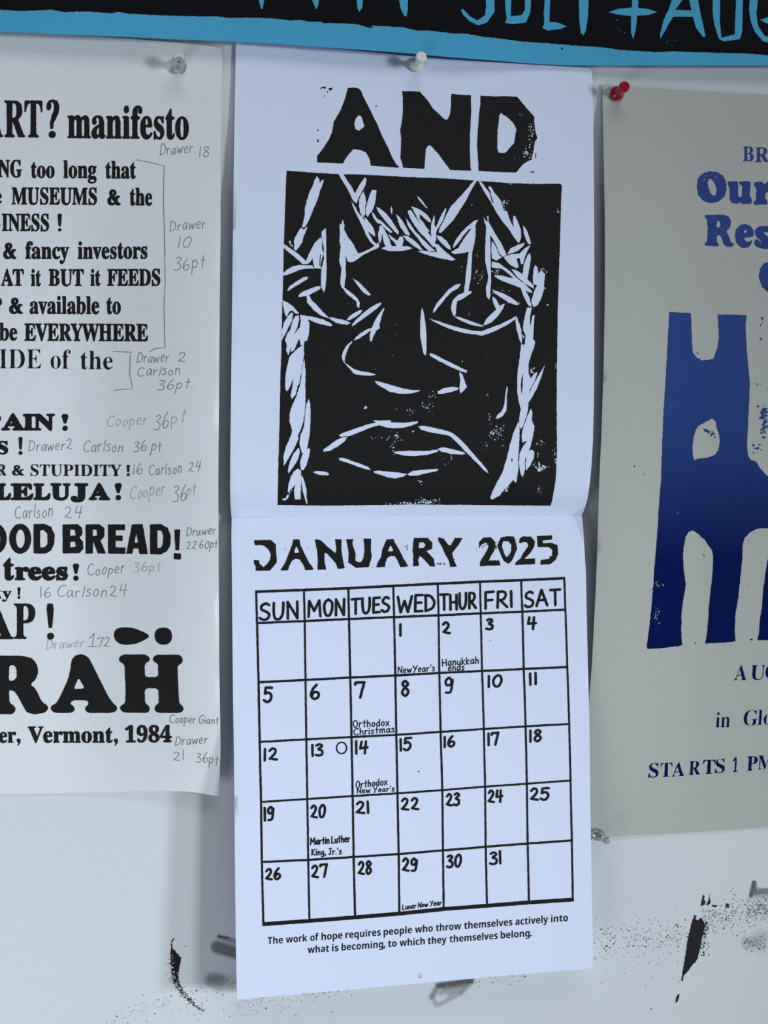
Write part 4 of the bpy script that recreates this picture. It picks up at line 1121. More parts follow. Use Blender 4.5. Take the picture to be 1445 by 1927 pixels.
for l in ('907 1000 915 950 945 912 1000 892 1060 897 1105 925 1130 975 1133 1030 1115 1085 1070 1122 1010 1133 955 1115 920 1070/1010 945 1040 975 1058 1030 1055 1065 1040 1080 1015 1065 995 1015 988 970',
          '1140 968 1215 965 1222 990 1218 1065 1230 1092 1248 1082 1250 1000 1232 990 1225 970 1300 965 1314 975 1308 1078 1325 1105 1320 1135 1255 1142 1243 1125 1210 1140 1170 1130 1155 1095 1155 1010 1140 995',
          '1338 985 1345 975 1400 970 1418 992 1445 968 1480 965 1500 1000 1480 1040 1450 1040 1425 1060 1425 1100 1442 1118 1440 1145 1340 1145 1335 1125 1355 1110 1358 1020 1340 1005',
          '968 1222 1110 1220 1150 1235 1165 1270 1160 1310 1130 1350 1150 1380 1165 1430 1188 1442 1185 1458 1140 1465 1110 1442 1095 1390 1078 1370 1060 1375 1060 1430 1075 1440 1072 1460 970 1455 968 1435 985 1425 990 1350 988 1255 970 1245/1062 1262 1080 1270 1085 1300 1075 1318 1058 1320',
          '1195 1380 1205 1330 1240 1295 1280 1290 1320 1310 1338 1350 1335 1385 1265 1395 1272 1420 1300 1425 1328 1410 1320 1445 1285 1472 1240 1468 1205 1435/1268 1335 1285 1335 1285 1355 1262 1360',
          '1348 1330 1380 1308 1440 1305 1480 1310 1480 1355 1420 1350 1410 1358 1445 1385 1490 1400 1490 1470 1420 1480 1360 1465 1343 1440 1348 1405 1375 1410 1392 1435 1398 1425 1360 1390 1345 1360',
          '1375 1690 1385 1630 1410 1592 1445 1575 1540 1570 1590 1600 1590 1660 1500 1640 1480 1700 1520 1760 1590 1740 1560 1800 1500 1815 1445 1803 1400 1765'):
    if l[:3] in ('907', '968', '137'):
        pr.new('text_line')
    pr.add(*[rough(soften(pts(q, R1), 1.6), 0.7, 2.2) for q in l.split('/')])
    k = {'907': 0, '968': 2}.get(l[:3])
    if k is not None:
        flecks(pr, R1, OUR[k:k + 2], 36 + k)
LAST[0] = -99.0
W('B', 1397.8, 1418.2, 303.6, 303.6, 28, 0.1, amp=0.7)
W('R', 1421, 1447, 305, 305, 28, 0.1, amp=0.7)
W('A', 1381.3, 1404.5, 1279.8, 1279.8, 27.5, -0.3, skew=0.08)
W('U', 1411.5, 1438.5, 1279, 1279, 27, -0.3, skew=0.08)
W('G', 1439.5, 1466, 1278, 1278, 27.5, -0.3, skew=0.08)
W('in', 1346.4, 1373, 1368.6, 1368, 27.5, -0.35, skew=0.06)
W('G', 1398, 1424.5, 1365, 1365, 28, -0.4, skew=0.12)
W('lo', 1425.5, 1452, 1364.4, 1363, 28.5, -0.45, skew=0.08)
for ch, a, b, yy in (('S', 543, 617, 897), ('T', 632, 718, 893), ('A', 720, 812, 888), ('R', 846, 932, 878), ('T', 952, 1043, 870), ('S', 1045, 1117, 863),
                     ('1', 1178, 1214, 856), ('P', 1286, 1364, 844), ('M', 1368, 1485, 836)):
    W(ch, 1085 + a / 4.0139, 1085 + b / 4.0139, 1240 + yy / 4.0139, 1240 + (yy - 4) / 4.0139, 26.3, -0.1, skew=0.05, amp=0.5)
print_pieces(pr, h_right, M_NAVY, pup, grid=26)

# ------------------------------------------------------------------ the calendar
def h_up(x, y):
    a = table([(90, 2.2), (200, 3.0), (300, 5.0), (420, 9.4), (600, 14.6), (780, 17.5), (860, 17.6), (905, 16.2), (935, 13.2), (955, 9.0), (972, 5.6)], y)
    return (a + 0.7 * sst(950, 1115, x) * sst(150, 500, y) * (1 - sst(820, 960, y))) / 1000


def h_lo(x, y):
    a = table([(964, 5.4), (980, 6.8), (1010, 8.8), (1080, 11.6), (1200, 14.4), (1500, 18.6), (1880, 22.5)], y)
    return a / 1000


cal = empty('wall_calendar', at(780, 100, 0.0), 'white wall calendar open at January 2025 with a black block printed face above', 'calendar')
u_out = [(444, 76), (600, 88.5), (720, 100), (790, 107.5), (870, 113.4), (960, 118.6), (1060, 125), (1095, 127.4), (1106, 128.6), (1111.5, 131.5), (1113.8, 137), (1114.4, 150), (1116, 230), (1117.2, 330), (1118, 430),
         (1118.2, 560), (1118, 680), (1117.4, 760), (1115.6, 830), (1112.6, 880), (1109, 915), (1105, 940), (1100.5, 956), (1095.5, 967.5), (1000, 968.5), (900, 970.4), (800, 972), (700, 972.4), (600, 972), (500, 974.5), (436, 976),
         (435, 966), (433.6, 950), (433, 920), (433.2, 880), (433.8, 820), (435, 720), (436.6, 580), (438.2, 440), (439.8, 320), (441.4, 220), (443, 120)]
l_out = [(436, 975.5), (500, 973.5), (600, 971), (700, 971.4), (800, 971), (900, 969.4), (1000, 968), (1094, 967.5), (1095.8, 976), (1098.4, 1010), (1102.4, 1080), (1104.4, 1180), (1106, 1250), (1108.4, 1330), (1110, 1430), (1111, 1530), (1112.4, 1620), (1114.2, 1720), (1115.8, 1795), (1115.8, 1814),
         (1114, 1819.5), (1108, 1823), (1000, 1831.5), (900, 1840.5), (800, 1849.5), (700, 1858.5), (600, 1867.5), (500, 1876), (446.2, 1881),
         (445.6, 1860), (443.6, 1760), (441.6, 1560), (440, 1400), (438.6, 1320), (437.4, 1200), (436.4, 1080), (435.4, 1010)]
hole = circ(789.2, 1836, 5.0, 5.2, 16)
up = sheet_mesh('upper_page', u_out, [], h_up, M_CAL, cal, 0.0012, 8.5)
lo = sheet_mesh('lower_page', l_out, [hole], h_lo, M_CAL, cal, 0.0016, 9)
lo['label'] = 'page with the month grid and a punched hole'

# AND
pr = Print()
for l in ('710 935 755 880 800 810 822 760 835 680 885 595 905 545 925 490 941 425 985 420 1025 428 1043 445 1052 478 1085 540 1130 630 1165 700 1195 775 1250 885 1275 945 1310 1005 1328 1015 1322 1027 1260 1022 1115 1010 1108 965 1080 910 1040 893 985 886 955 915 925 955 905 995 820 990 708 985/1025 628 1045 640 1058 680 1067 712 1050 728 1025 748 1000 735 988 695 1000 655',
          '730 440 740 418 775 412 772 432 755 424 742 430', '795 428 826 420 822 438 805 442'):
    pr.add(*[rough(pts(q, A1), 0.35, 3) for q in l.split('/')])
for l in ('-13 448 -8 500 -7 600 -15 680 -28 740 -20 800 -23 900 -27 950 -10 1000 -7 1025 155 1035 160 960 165 890 180 862 195 855 215 870 260 920 300 975 350 1042 430 1046 507 1048 502 1000 498 880 500 760 508 600 505 500 507 478 430 475 360 468 355 500 358 540 350 610 335 655 318 665 300 655 260 615 220 580 185 525 155 490 120 452 60 448',
          '578 482 650 485 700 487 760 485 855 490 880 520 930 580 985 640 985 690 995 760 1007 805 990 825 980 890 965 965 930 980 900 1000 870 1035 848 1062 760 1060 650 1055 565 1050 560 960 553 860 560 720 570 600 578 540/735 610 720 630 715 690 707 740 705 880 715 912 760 915 775 905 800 875 832 840 840 790 850 735 835 700 800 660 770 635 755 630',
          '955 1050 970 1058 985 1045 983 1060 962 1067', '996 905 1000 935 993 962 992 930'):
    pr.add(*[rough(pts(q, A2), 0.35, 3) for q in l.split('/')])
flecks(pr, A2, [(930, 680, 985, 780, 24, 4), (945, 780, 975, 880, 18, 4.5), (895, 870, 960, 970, 34, 4.5), (860, 590, 930, 640, 5, 3), (700, 900, 860, 1040, 8, 3)], 41)
flecks(pr, A1, [(715, 440, 830, 520, 6, 5), (712, 735, 718, 745, 2, 5), (712, 800, 718, 840, 4, 5), (1153, 558, 1157, 566, 1, 5)], 42, False)
print_mesh('heading_lettering', pr, h_up, M_BLACK, up, grid=26)['label'] = 'black block printed word AND'

# the face
pr = Print()
bd = pts('190 5 400 22 550 30 655 38 700 38 740 38 755 38 900 42 1285 62 1420 68', F1)
bd += pts('170 70 345 80 550 95 570 100 635 102 870 118 1110 125 1322 124 1335 140 1328 300 1320 600 1310 900 1300 1200 1298 1240', F2)
bd += pts('1145 120 1140 350 1137 600 1137 900 1140 1100 1135 1280 1127 1380 1117 1440 1103 1530 1086 1580 850 1578 400 1573 0 1570', F4)[1:]
bd += pts('1000 1785 500 1790 110 1783 113 1500 120 1250 125 1100 135 600 145 300 149 60', F3)
bd += pts('158 1000 165 700 175 400 185 100', F1)
pr.add(rough(bd, 0.5, 3.2))
G1 = ('465 50 488 85 492 120 500 98 527 82 520 120 490 200 470 270 430 360 412 410 375 490 345 525 328 512 345 450 355 400 355 340 375 270 400 190 425 150 440 95',
      '380 505 372 540 350 590 330 660 300 700 275 735 255 712 260 680 255 650 265 610 300 550 320 520 345 540',
      '160 668 190 685 235 715 290 755 330 790 365 825 370 850 335 852 300 820 240 770 195 735 165 705',
      '215 635 230 650 228 670 250 685 245 700 222 680 208 655',
      '500 603 512 640 510 700 525 760 512 800 497 865 500 897 440 890 430 830 425 800 395 845 365 858 360 835 400 740 445 660',
      '545 525 550 600 548 700 552 800 552 900 550 1000 540 1080 528 1110 510 1080 500 1040 502 950 505 880 515 870 527 800 525 700 508 620 505 560',
      '158 935 190 905 240 875 300 860 340 862 380 865 425 862 440 895 380 893 320 900 260 925 190 952 160 957',
      '375 965 387 975 370 995 310 1030 260 1060 205 1095 193 1090 220 1050 280 1010 340 972',
      '500 1055 495 1080 450 1105 400 1130 350 1145 300 1153 298 1135 330 1105 390 1080 440 1060 480 1050',
      '370 1135 395 1130 420 1180 470 1230 520 1285 565 1330 575 1345 500 1320 440 1275 400 1230 375 1200',
      '565 1330 620 1340 700 1355 740 1370 775 1385 740 1402 690 1398 640 1385 590 1355',
      '730 1360 760 1325 800 1295 850 1270 877 1270 860 1300 810 1335 760 1360',
      '1048 1197 1045 1220 1010 1255 950 1300 880 1350 820 1395 780 1418 785 1395 820 1355 880 1300 940 1250 1000 1215',
      '715 1065 750 1090 800 1130 835 1165 855 1200 850 1240 840 1258 825 1230 820 1190 790 1165 740 1130 700 1075',
      '780 970 798 985 840 1010 880 1050 920 1090 957 1132 930 1138 890 1115 855 1075 820 1030',
      '700 445 715 500 712 540 750 610 790 660 830 740 835 755 880 745 950 710 1000 680 1020 650 1030 690 1020 705 960 730 880 770 850 795 810 825 770 838 740 825 728 790 718 755 728 820 725 880 728 950 718 1020 712 1075 690 1070 675 1030 680 950 685 880 665 830 670 760 680 700 668 640 672 560 668 480 683 495',
      '655 28 705 35 745 100 790 170 810 210 840 150 880 90 905 63 915 85 905 140 870 200 840 260 825 305 790 275 770 230 740 170 690 90',
      '772 277 800 310 840 385 890 440 915 525 940 580 975 640 1010 675 990 690 950 655 910 590 885 530 850 460 810 380 790 330',
      '890 188 905 250 912 300 900 340 905 400 880 428 855 390 845 320 845 270 865 220',
      '965 178 1005 183 1000 240 990 310 970 360 940 400 925 428 908 400 905 350 920 300 940 230',
      '895 420 925 455 970 510 990 560 992 605 970 590 930 560 900 510',
      '1000 330 1035 345 1090 390 1130 440 1170 500 1208 560 1200 588 1160 550 1100 480 1050 420 1020 380',
      '955 370 985 400 1010 440 1060 470 1110 520 1152 562 1130 570 1080 530 1045 490 1010 480 975 430',
      '1035 500 1060 510 1080 540 1110 600 1130 650 1147 692 1090 695 1070 660 1060 600 1055 560 1050 620 1040 668 1022 640 1018 580',
      '1045 710 1090 690 1150 690 1240 690 1290 690 1332 710 1290 725 1220 735 1130 735 1085 725',
      '1110 575 1150 610 1195 640 1215 600 1245 605 1250 650 1235 690 1190 695 1170 660 1130 620',
      '1180 395 1200 410 1235 450 1270 510 1308 582 1300 600 1260 575 1215 510 1195 450',
      '1130 345 1142 325 1150 370 1143 410 1135 380',
      '1238 590 1290 600 1340 630 1390 680 1430 728 1400 725 1340 690 1280 640',
      '1270 430 1300 470 1345 540 1400 600 1440 640 1500 700 1545 735 1480 737 1420 680 1370 610 1320 550 1285 500',
      '1285 370 1315 362 1350 410 1395 480 1450 540 1500 600 1550 680 1520 702 1450 620 1390 560 1340 490 1300 420',
      '1318 326 1360 340 1420 370 1470 410 1502 465 1490 480 1440 440 1400 400 1395 430 1440 490 1485 555 1468 565 1420 520 1380 450 1345 380',
      '1365 228 1390 245 1430 290 1470 345 1460 347 1420 310 1385 265',
      '150 1180 200 1198 250 1235 305 1300 275 1305 240 1275 215 1280 190 1335 178 1320 160 1250')
G2 = ('20 735 80 730 150 742 205 742 190 705 150 645 215 675 260 720 320 770 374 812 340 820 250 805 150 780 80 757',
      '180 402 185 450 180 490 195 520 230 430 285 335 287 370 260 450 220 520 195 560 200 610 190 655 165 640 148 580 150 500 165 450',
      '200 588 240 600 290 640 325 690 330 728 290 705 240 660 210 625',
      '540 92 562 98 545 130 510 190 470 270 420 350 370 430 330 480 280 530 240 570 218 565 230 520 270 450 290 400 330 330 390 265 450 200 500 140',
      '580 98 607 108 650 165 680 200 705 290 716 300 690 205 668 152 690 147 730 210 780 270 800 330 805 370 840 370 860 440 880 480 905 533 890 460 895 420 910 412 940 470 965 540 967 610 945 665 900 610 850 530 800 470 740 380 690 290 640 210 600 140',
      '983 497 1005 520 1030 570 1050 640 1057 668 1030 670 1010 630 990 570',
      '580 448 555 490 553 600 545 660 525 740 520 830 515 920 510 990 495 1060 490 1095 520 1100 510 1120 480 1140 440 1165 390 1190 380 1230 375 1300 365 1328 345 1310 330 1250 345 1180 390 1135 445 1110 455 1050 460 990 470 900 480 820 490 740 430 755 360 762 330 745 370 720 400 705 410 680 450 620 500 550 517 532 490 540 440 600 390 670 350 708 350 680 380 620 430 560 490 500 540 460',
      '618 408 645 455 662 467 658 415 672 415 672 460 690 500 730 570 780 650 820 730 834 768 800 785 770 760 740 680 700 610 685 588 690 660 690 760 692 860 695 930 695 1010 690 1080 688 1140 675 1180 655 1150 645 1075 655 1040 668 970 655 900 640 820 640 700 645 600 648 510 632 460',
      '700 635 720 660 745 710 770 770 792 790 740 822 700 800 695 720',
      '838 765 870 710 940 675 1002 658 985 690 940 730 880 755',
      '805 785 870 765 950 755 1000 710 1052 678 1030 720 1000 790 985 850 965 855 955 800 925 800 945 880 925 892 870 860 830 820',
      '1045 747 1057 790 1045 870 1030 960 1025 990 1080 1045 1087 1078 1060 1065 990 1020 930 970 878 898 920 905 980 945 990 860 1020 780',
      '700 828 770 845 810 875 870 920 930 980 1000 1030 1065 1095 1067 1117 1010 1095 960 1070 890 1040 800 1010 728 968 722 950 790 955 860 975 895 980 840 930 790 895 730 890 700 880',
      '960 1065 1000 1080 1040 1150 1060 1220 1060 1242 1030 1225 1000 1170 975 1110',
      '1095 858 1115 880 1125 940 1150 900 1165 930 1187 940 1175 1030 1172 1090 1150 1160 1120 1220 1080 1247 1058 1190 1080 1110 1110 1040 1075 1040 1072 960 1080 890',
      '408 1030 422 1035 395 1070 340 1100 280 1165 220 1240 170 1302 167 1270 200 1210 250 1150 310 1080 370 1040',
      '697 1080 740 1095 800 1115 870 1150 930 1195 947 1222 920 1225 850 1200 780 1155 720 1110',
      '710 1143 740 1170 775 1230 810 1207 820 1215 800 1260 760 1320 700 1380 650 1405 622 1402 650 1350 710 1290 740 1265 715 1210 705 1170',
      '355 1323 420 1335 500 1365 570 1390 638 1415 600 1420 520 1405 450 1380 390 1350', '1195 1222 1212 1212 1216 1222 1202 1230')
G3 = ('970 1018 1130 1015 1140 1035 1250 1038 1320 1030 1380 1023 1380 1040 1320 1065 1240 1085 1150 1088 1080 1078 1030 1060 960 1080 860 1120 760 1160 670 1165 666 1150 700 1130 800 1095 900 1060 1000 1035',
      '742 1168 720 1205 650 1255 590 1290 523 1302 523 1280 580 1240 650 1190 690 1170',
      '662 1358 700 1355 770 1380 860 1410 930 1440 957 1470 900 1458 820 1430 740 1400 670 1380',
      '973 1480 1020 1472 1100 1480 1200 1490 1282 1502 1250 1525 1180 1543 1110 1535 1040 1510 985 1495',
      '1283 1505 1330 1475 1400 1468 1480 1460 1567 1455 1555 1475 1470 1495 1380 1515 1310 1520',
      '1152 1302 1220 1295 1300 1292 1445 1295 1565 1280 1558 1300 1470 1330 1350 1340 1250 1335 1180 1318',
      '428 1485 470 1475 520 1478 577 1495 570 1515 510 1515 455 1502',
      '300 60 305 110 285 180 255 250 245 290 240 310 215 400 205 430 185 380 190 330 175 290 190 240 225 190 240 120 265 75',
      '235 35 250 48 240 110 210 170 180 230 148 290 148 200 165 130 200 75',
      '310 60 345 75 385 95 398 140 395 230 375 295 355 300 345 340 315 335 305 280 290 310 260 380 225 400 235 300 270 220 310 170 318 110',
      '345 335 350 420 335 500 320 600 305 690 290 700 275 780 235 827 225 790 240 720 250 640 230 690 205 740 185 755 175 720 180 600 200 500 215 440 260 390 310 350',
      '350 450 362 560 360 700 362 850 355 960 340 1040 315 1110 290 1160 300 1175 265 1260 215 1350 165 1432 160 1345 185 1250 230 1150 240 1110 215 1030 215 960 240 880 280 790 310 700 325 600 335 520',
      '390 818 405 870 408 1000 402 1130 385 1230 370 1290 330 1322 305 1230 315 1150 345 1080 355 980 365 880',
      '300 1263 310 1300 295 1370 250 1440 205 1503 200 1470 220 1390 250 1320', '387 1263 405 1280 395 1340 370 1420 345 1472 320 1465 310 1400 330 1330',
      '290 1453 320 1470 325 1540 320 1640 318 1732 265 1735 255 1650 270 1600 245 1630 200 1672 205 1600 225 1530 255 1480',
      '328 1510 350 1560 370 1640 372 1720 381 1760 372 1782 355 1730 335 1660 325 1580', '143 1730 180 1720 195 1690 215 1692 205 1725 170 1747',
      '1080 -5 1060 50 1030 150 1037 180 1000 205 975 260 962 300 945 298 942 240 955 200 900 240 850 275 797 294 810 270 860 225 920 190 960 180 985 120 1020 60 1062 2',
      '782 297 788 306 760 340 737 390 722 440 717 490 760 520 800 550 860 570 930 580 1002 600 960 612 880 610 800 595 770 560 730 515 700 480 688 440 702 390 732 338',
      '983 656 1030 665 1120 690 1220 720 1310 740 1404 742 1390 755 1310 775 1220 775 1130 760 1060 720 1010 690',
      '308 58 380 70 440 80 520 100 580 130 608 155 590 165 520 150 450 132 390 102 340 85', '885 910 905 883 922 900 905 914')
G4 = ('113 80 200 105 300 140 400 165 470 180 530 185 600 160 680 130 750 95 817 62 805 90 740 135 660 175 590 205 540 220 490 210 400 200 320 180 230 145 150 105',
      '815 58 835 110 855 170 862 240 855 292 835 240 815 160 808 100',
      '898 -5 940 -5 925 60 925 140 945 60 960 50 955 150 950 240 965 270 955 320 930 380 915 440 912 520 930 560 960 520 987 508 965 570 930 640 912 690 950 610 1000 520 1047 448 1030 500 1005 580 970 660 930 730 912 755 910 810 890 880 870 940 850 970 835 930 840 850 850 810 830 740 820 660 822 540 825 490 835 440 845 350 852 290 880 290 890 220 870 180 870 120 885 50',
      '930 797 942 830 940 900 962 945 955 985 945 1040 930 1100 905 1170 885 1210 885 1290 865 1357 845 1310 835 1230 840 1160 870 1100 905 1060 860 1075 855 1020 870 950 900 870',
      '940 1128 960 1150 955 1200 930 1250 893 1302 888 1250 895 1180 915 1140',
      '830 903 842 950 840 1050 835 1150 830 1200 832 1280 825 1330 815 1392 800 1390 790 1370 760 1410 720 1450 680 1500 620 1532 604 1520 625 1460 660 1390 700 1320 735 1210 760 1100 790 1000',
      '740 617 749 640 738 700 740 770 735 820 710 860 670 882 648 882 665 850 700 820 720 760 725 690',
      '62 -15 80 60 92 150 98 250 96 330 93 380 75 370 58 300 45 220 45 120 50 40',
      '120 358 150 365 220 400 300 440 370 475 422 498 415 517 370 505 290 470 200 425 130 385',
      '360 507 385 530 400 580 420 630 395 660 363 687 358 640 365 580 358 530',
      '183 667 230 640 300 628 350 633 352 650 290 672 220 685 190 684',
      '28 945 80 940 150 955 220 970 290 990 340 1025 400 1080 460 1150 530 1230 580 1290 597 1325 560 1300 490 1230 420 1160 340 1075 280 1020 200 1005 110 990 50 970',
      '188 1120 230 1112 320 1130 390 1150 410 1167 370 1170 290 1165 220 1148 195 1135')
for G, blk in ((G1, F1), (G2, F2), (G3, F3), (G4, F4)):
    for s in G:
        pr.cut(rough(pts(s, blk), 0.55, 2.6))
for s, blk in (('868 520 864 620 858 692 851 620 855 570', F4), ('878 225 880 270 872 310 866 250', F4), ('778 1200 785 1210 780 1232 774 1215', F4), ('712 625 717 630 712 634', F1), ('798 762 806 770 797 778', F1),
               ('494 760 500 768 492 868 486 860', F1), ('560 1395 545 1300 552 1400', F4)):
    pr.add(rough(pts(s, blk), 0.4, 2))
flecks(pr, F2, [(530, 850, 640, 1050, 26, 5), (545, 700, 590, 780, 8, 4), (700, 890, 780, 960, 12, 5), (740, 1040, 900, 1120, 12, 5), (820, 250, 880, 330, 14, 5), (930, 1180, 960, 1240, 6, 5), (1290, 340, 1310, 390, 5, 6),
                (780, 250, 830, 400, 20, 6), (1120, 880, 1190, 960, 22, 6), (1160, 1040, 1195, 1100, 10, 5), (480, 1270, 510, 1330, 5, 4), (410, 850, 450, 1000, 5, 4), (510, 310, 525, 325, 2, 4), (860, 120, 880, 130, 3, 6), (1000, 110, 1120, 135, 5, 6)], 51)
flecks(pr, F3, [(1100, 1130, 1260, 1230, 22, 5), (1160, 1130, 1210, 1180, 14, 5), (1280, 890, 1360, 990, 18, 4.5), (800, 1150, 1100, 1190, 9, 5), (1100, 1230, 1180, 1320, 10, 5), (1170, 890, 1200, 920, 4, 5), (1320, 1110, 1345, 1130, 3, 8),
                (1370, 1530, 1440, 1620, 8, 4), (1100, 1750, 1445, 1785, 40, 6), (1160, 150, 1200, 250, 4, 4), (1140, 410, 1160, 440, 2, 4), (980, 540, 1000, 560, 1, 5), (1280, 650, 1300, 670, 1, 6), (200, 1640, 230, 1700, 8, 6), (1400, 840, 1430, 880, 4, 4)], 52)
flecks(pr, F4, [(50, 740, 160, 830, 30, 4), (90, 670, 200, 730, 12, 4), (600, 900, 720, 1100, 44, 5), (600, 980, 650, 1010, 10, 6), (530, 1060, 600, 1140, 10, 4), (950, 1240, 1060, 1310, 44, 6), (970, 1050, 1040, 1110, 14, 5), (1110, 1100, 1140, 1300, 24, 5),
                (960, 1400, 1050, 1500, 12, 5), (280, 1150, 310, 1230, 14, 4), (150, 1170, 330, 1280, 8, 4), (0, 1520, 220, 1570, 70, 5), (40, 1360, 70, 1420, 6, 4), (570, 680, 610, 720, 4, 4), (1120, 400, 1140, 490, 5, 5), (920, 480, 950, 520, 10, 6),
                (580, 840, 620, 900, 8, 5), (860, 210, 885, 240, 10, 5), (700, 1410, 760, 1480, 14, 6), (560, 360, 575, 372, 1, 5), (375, 400, 390, 450, 3, 4), (980, 1150, 990, 1210, 5, 5)], 53)
print_mesh('face_print', pr, h_up, M_BLACK, up, grid=10)['label'] = 'black relief print of a frowning face with tears'

# JANUARY 2025
pr = Print()
pr.new('month_word')
for l in ('232 228 290 225 360 225 398 260 402 330 405 395 380 425 350 458 245 457 247 430 235 405 232 378 270 378 275 405 305 430 330 410 355 370 360 330 345 300 325 280 300 265 240 265',
          '530 222 575 220 582 260 610 320 645 390 680 440 678 452 622 455 605 410 580 375 550 365 520 380 500 420 488 455 435 455 440 440 470 395 495 330 520 260/552 272 568 300 575 320 540 325 538 305',
          '693 222 735 225 770 260 810 295 850 325 855 290 845 220 895 220 893 300 905 380 918 440 868 445 850 400 820 365 780 325 765 325 765 380 778 450 712 450 715 380 710 310',
          '928 220 985 218 975 250 990 300 1000 330 998 380 1025 395 1045 390 1060 360 1068 300 1060 215 1118 215 1115 300 1122 350 1100 430 1005 437 945 395 948 330 940 270',
          '1235 222 1285 218 1300 250 1335 310 1365 370 1398 425 1340 432 1320 385 1300 350 1270 345 1240 360 1225 400 1222 430 1155 432 1165 400 1195 350 1200 300/1265 265 1285 300 1280 312 1242 310'):
    pr.add(*[rough(pts(q, C1), 0.4, 2.8) for q in l.split('/')])
for l in ('75 210 180 210 215 245 215 290 170 310 225 365 235 425 200 425 150 370 120 345 108 375 115 422 70 425 72 330 65 310/115 245 150 242 165 265 150 285 112 288',
          '258 205 300 215 335 262 355 265 385 210 445 210 410 265 365 325 375 375 400 425 350 430 340 380 310 330 285 270 262 235',
          '568 240 600 208 655 203 690 240 690 270 680 310 640 380 720 380 730 418 650 420 575 425 575 395 590 365 625 310 640 270 620 245 585 262 568 290',
          '735 205 780 197 830 200 845 240 855 290 835 340 815 385 790 405 755 385 735 340 705 270 720 235/750 235 790 235 812 265 810 310 795 345 775 358 758 330 740 270',
          '875 215 900 198 960 200 990 235 985 275 950 330 910 368 990 365 990 408 840 415 845 395 880 365 905 320 940 270 930 245 900 240 885 250 870 245',
          '1005 195 1120 190 1118 222 1045 230 1050 250 1110 245 1160 265 1165 330 1150 370 1105 410 1030 412 1035 375 1090 370 1120 345 1120 300 1095 280 1010 278'):
    if l[:7] == '568 240':
        pr.new('year_number')
    pr.add(*[rough(pts(q, C2), 0.4, 2.8) for q in l.split('/')])
pr.add(ribbon(pts('590 285 612 265 635 262', C2), 0.9))
pr.add(ribbon(pts('780 352 800 330', C2), 0.8))
print_pieces(pr, h_lo, M_BLACK, lo, grid=26)
pr = Print()
flecks(pr, C1, [(1360, 230, 1410, 320, 8, 3), (620, 230, 690, 330, 5, 3), (455, 280, 475, 310, 2, 3), (1172, 215, 1182, 222, 1, 4), (1120, 430, 1135, 437, 2, 4)], 61, False)
flecks(pr, C2, [(0, 240, 40, 320, 6, 3), (240, 390, 300, 425, 10, 4), (370, 360, 385, 385, 2, 4), (690, 240, 700, 310, 7, 5), (1090, 345, 1120, 360, 3, 5), (645, 975, 665, 1000, 4, 3), (505, 955, 508, 960, 1, 3), (236, 1012, 240, 1016, 1, 3)], 62, False)
pr.add(blob(788, 1452, 1.6, random.Random(4), 5, 1.6, 2.3))
print_mesh('ink_speck', pr, h_lo, M_BLACK, lo)['kind'] = 'stuff'

# ruled grid
rows = [
    [(482.2, 1113.6), (572, 1110.2), (655.6, 1107), (740.2, 1102.6), (823.6, 1098.4), (903.4, 1094.8), (980.6, 1091.8), (1061.8, 1088.2)],
    [(483.8, 1172.5), (573.4, 1168.8), (656.8, 1165), (741.6, 1161.3), (825.4, 1158), (904.6, 1154.3), (983, 1151.2), (1064, 1147.2)],
    [(486.6, 1284), (575, 1279.6), (659.2, 1275.2), (744, 1271.2), (826.8, 1266.4), (907.2, 1262.7), (985.6, 1259), (1067.6, 1255.2)],
    [(488.8, 1396.3), (576.4, 1391.4), (661.6, 1387), (745.8, 1383), (829.2, 1377.4), (910.6, 1371.9), (989.2, 1366.9), (1071.2, 1362.4)],
    [(491.2, 1509.2), (578.5, 1503.7), (663.7, 1498.1), (748, 1493), (832.4, 1487), (912.8, 1480.4), (991.4, 1474.9), (1073.6, 1468.7)],
    [(492.9, 1622.3), (580.1, 1618.2), (665.6, 1612.8), (750.3, 1607.3), (833.6, 1600.4), (914, 1593.6), (993, 1587.4), (1076, 1581.7)],
    [(495.6, 1739.2), (582.4, 1733), (668.2, 1726.4), (751.6, 1719.4), (835, 1710.7), (916.4, 1704.5), (995.4, 1698.3), (1078, 1693)]]
pr = Print()
for r, row in enumerate(rows):
    a, b = row[0], row[-1]
    e = 1.8
    q = [(a[0] - e, a[1] + 0.08)] + row[1:-1] + [(b[0] + e, b[1] - 0.08)]
    pr.add(rough(ribbon(q, (5.0, 4.4, 4.4, 4.0, 3.8, 4.2, 7.4)[r], False), 0.35, 4))
for c in range(8):
    q = [rows[r][c] for r in range(7)]
    pr.add(rough(ribbon(q, (4.0, 3.7, 4.0, 3.8, 3.7, 3.6, 3.7, 3.6)[c], False), 0.35, 4))
print_mesh('date_grid', pr, h_lo, M_BLACK, lo, grid=22)

pr = Print()
for i, (t, xl, xr, yl, yr, cap) in enumerate((('SUN', 486.6, 562.2, 1169, 1166, 36), ('MON', 578.4, 650, 1163, 1159.5, 35), ('TUES', 659.4, 734.6, 1158.5, 1153, 32.5), ('WED', 746.4, 819.8, 1155, 1151.5, 34.5),
                                              ('THUR', 826.4, 898, 1150.5, 1147, 33.5), ('FRI', 911.2, 965, 1148, 1144, 35), ('SAT', 985.2, 1056.6, 1145, 1140, 34))):
    pr.new('day_name')
    pen(pr, t, xl, xr, yl, yr, cap, 5.0, 0.0, 0.03, i, 0.3)
print_pieces(pr, h_lo, M_BLACK, lo)

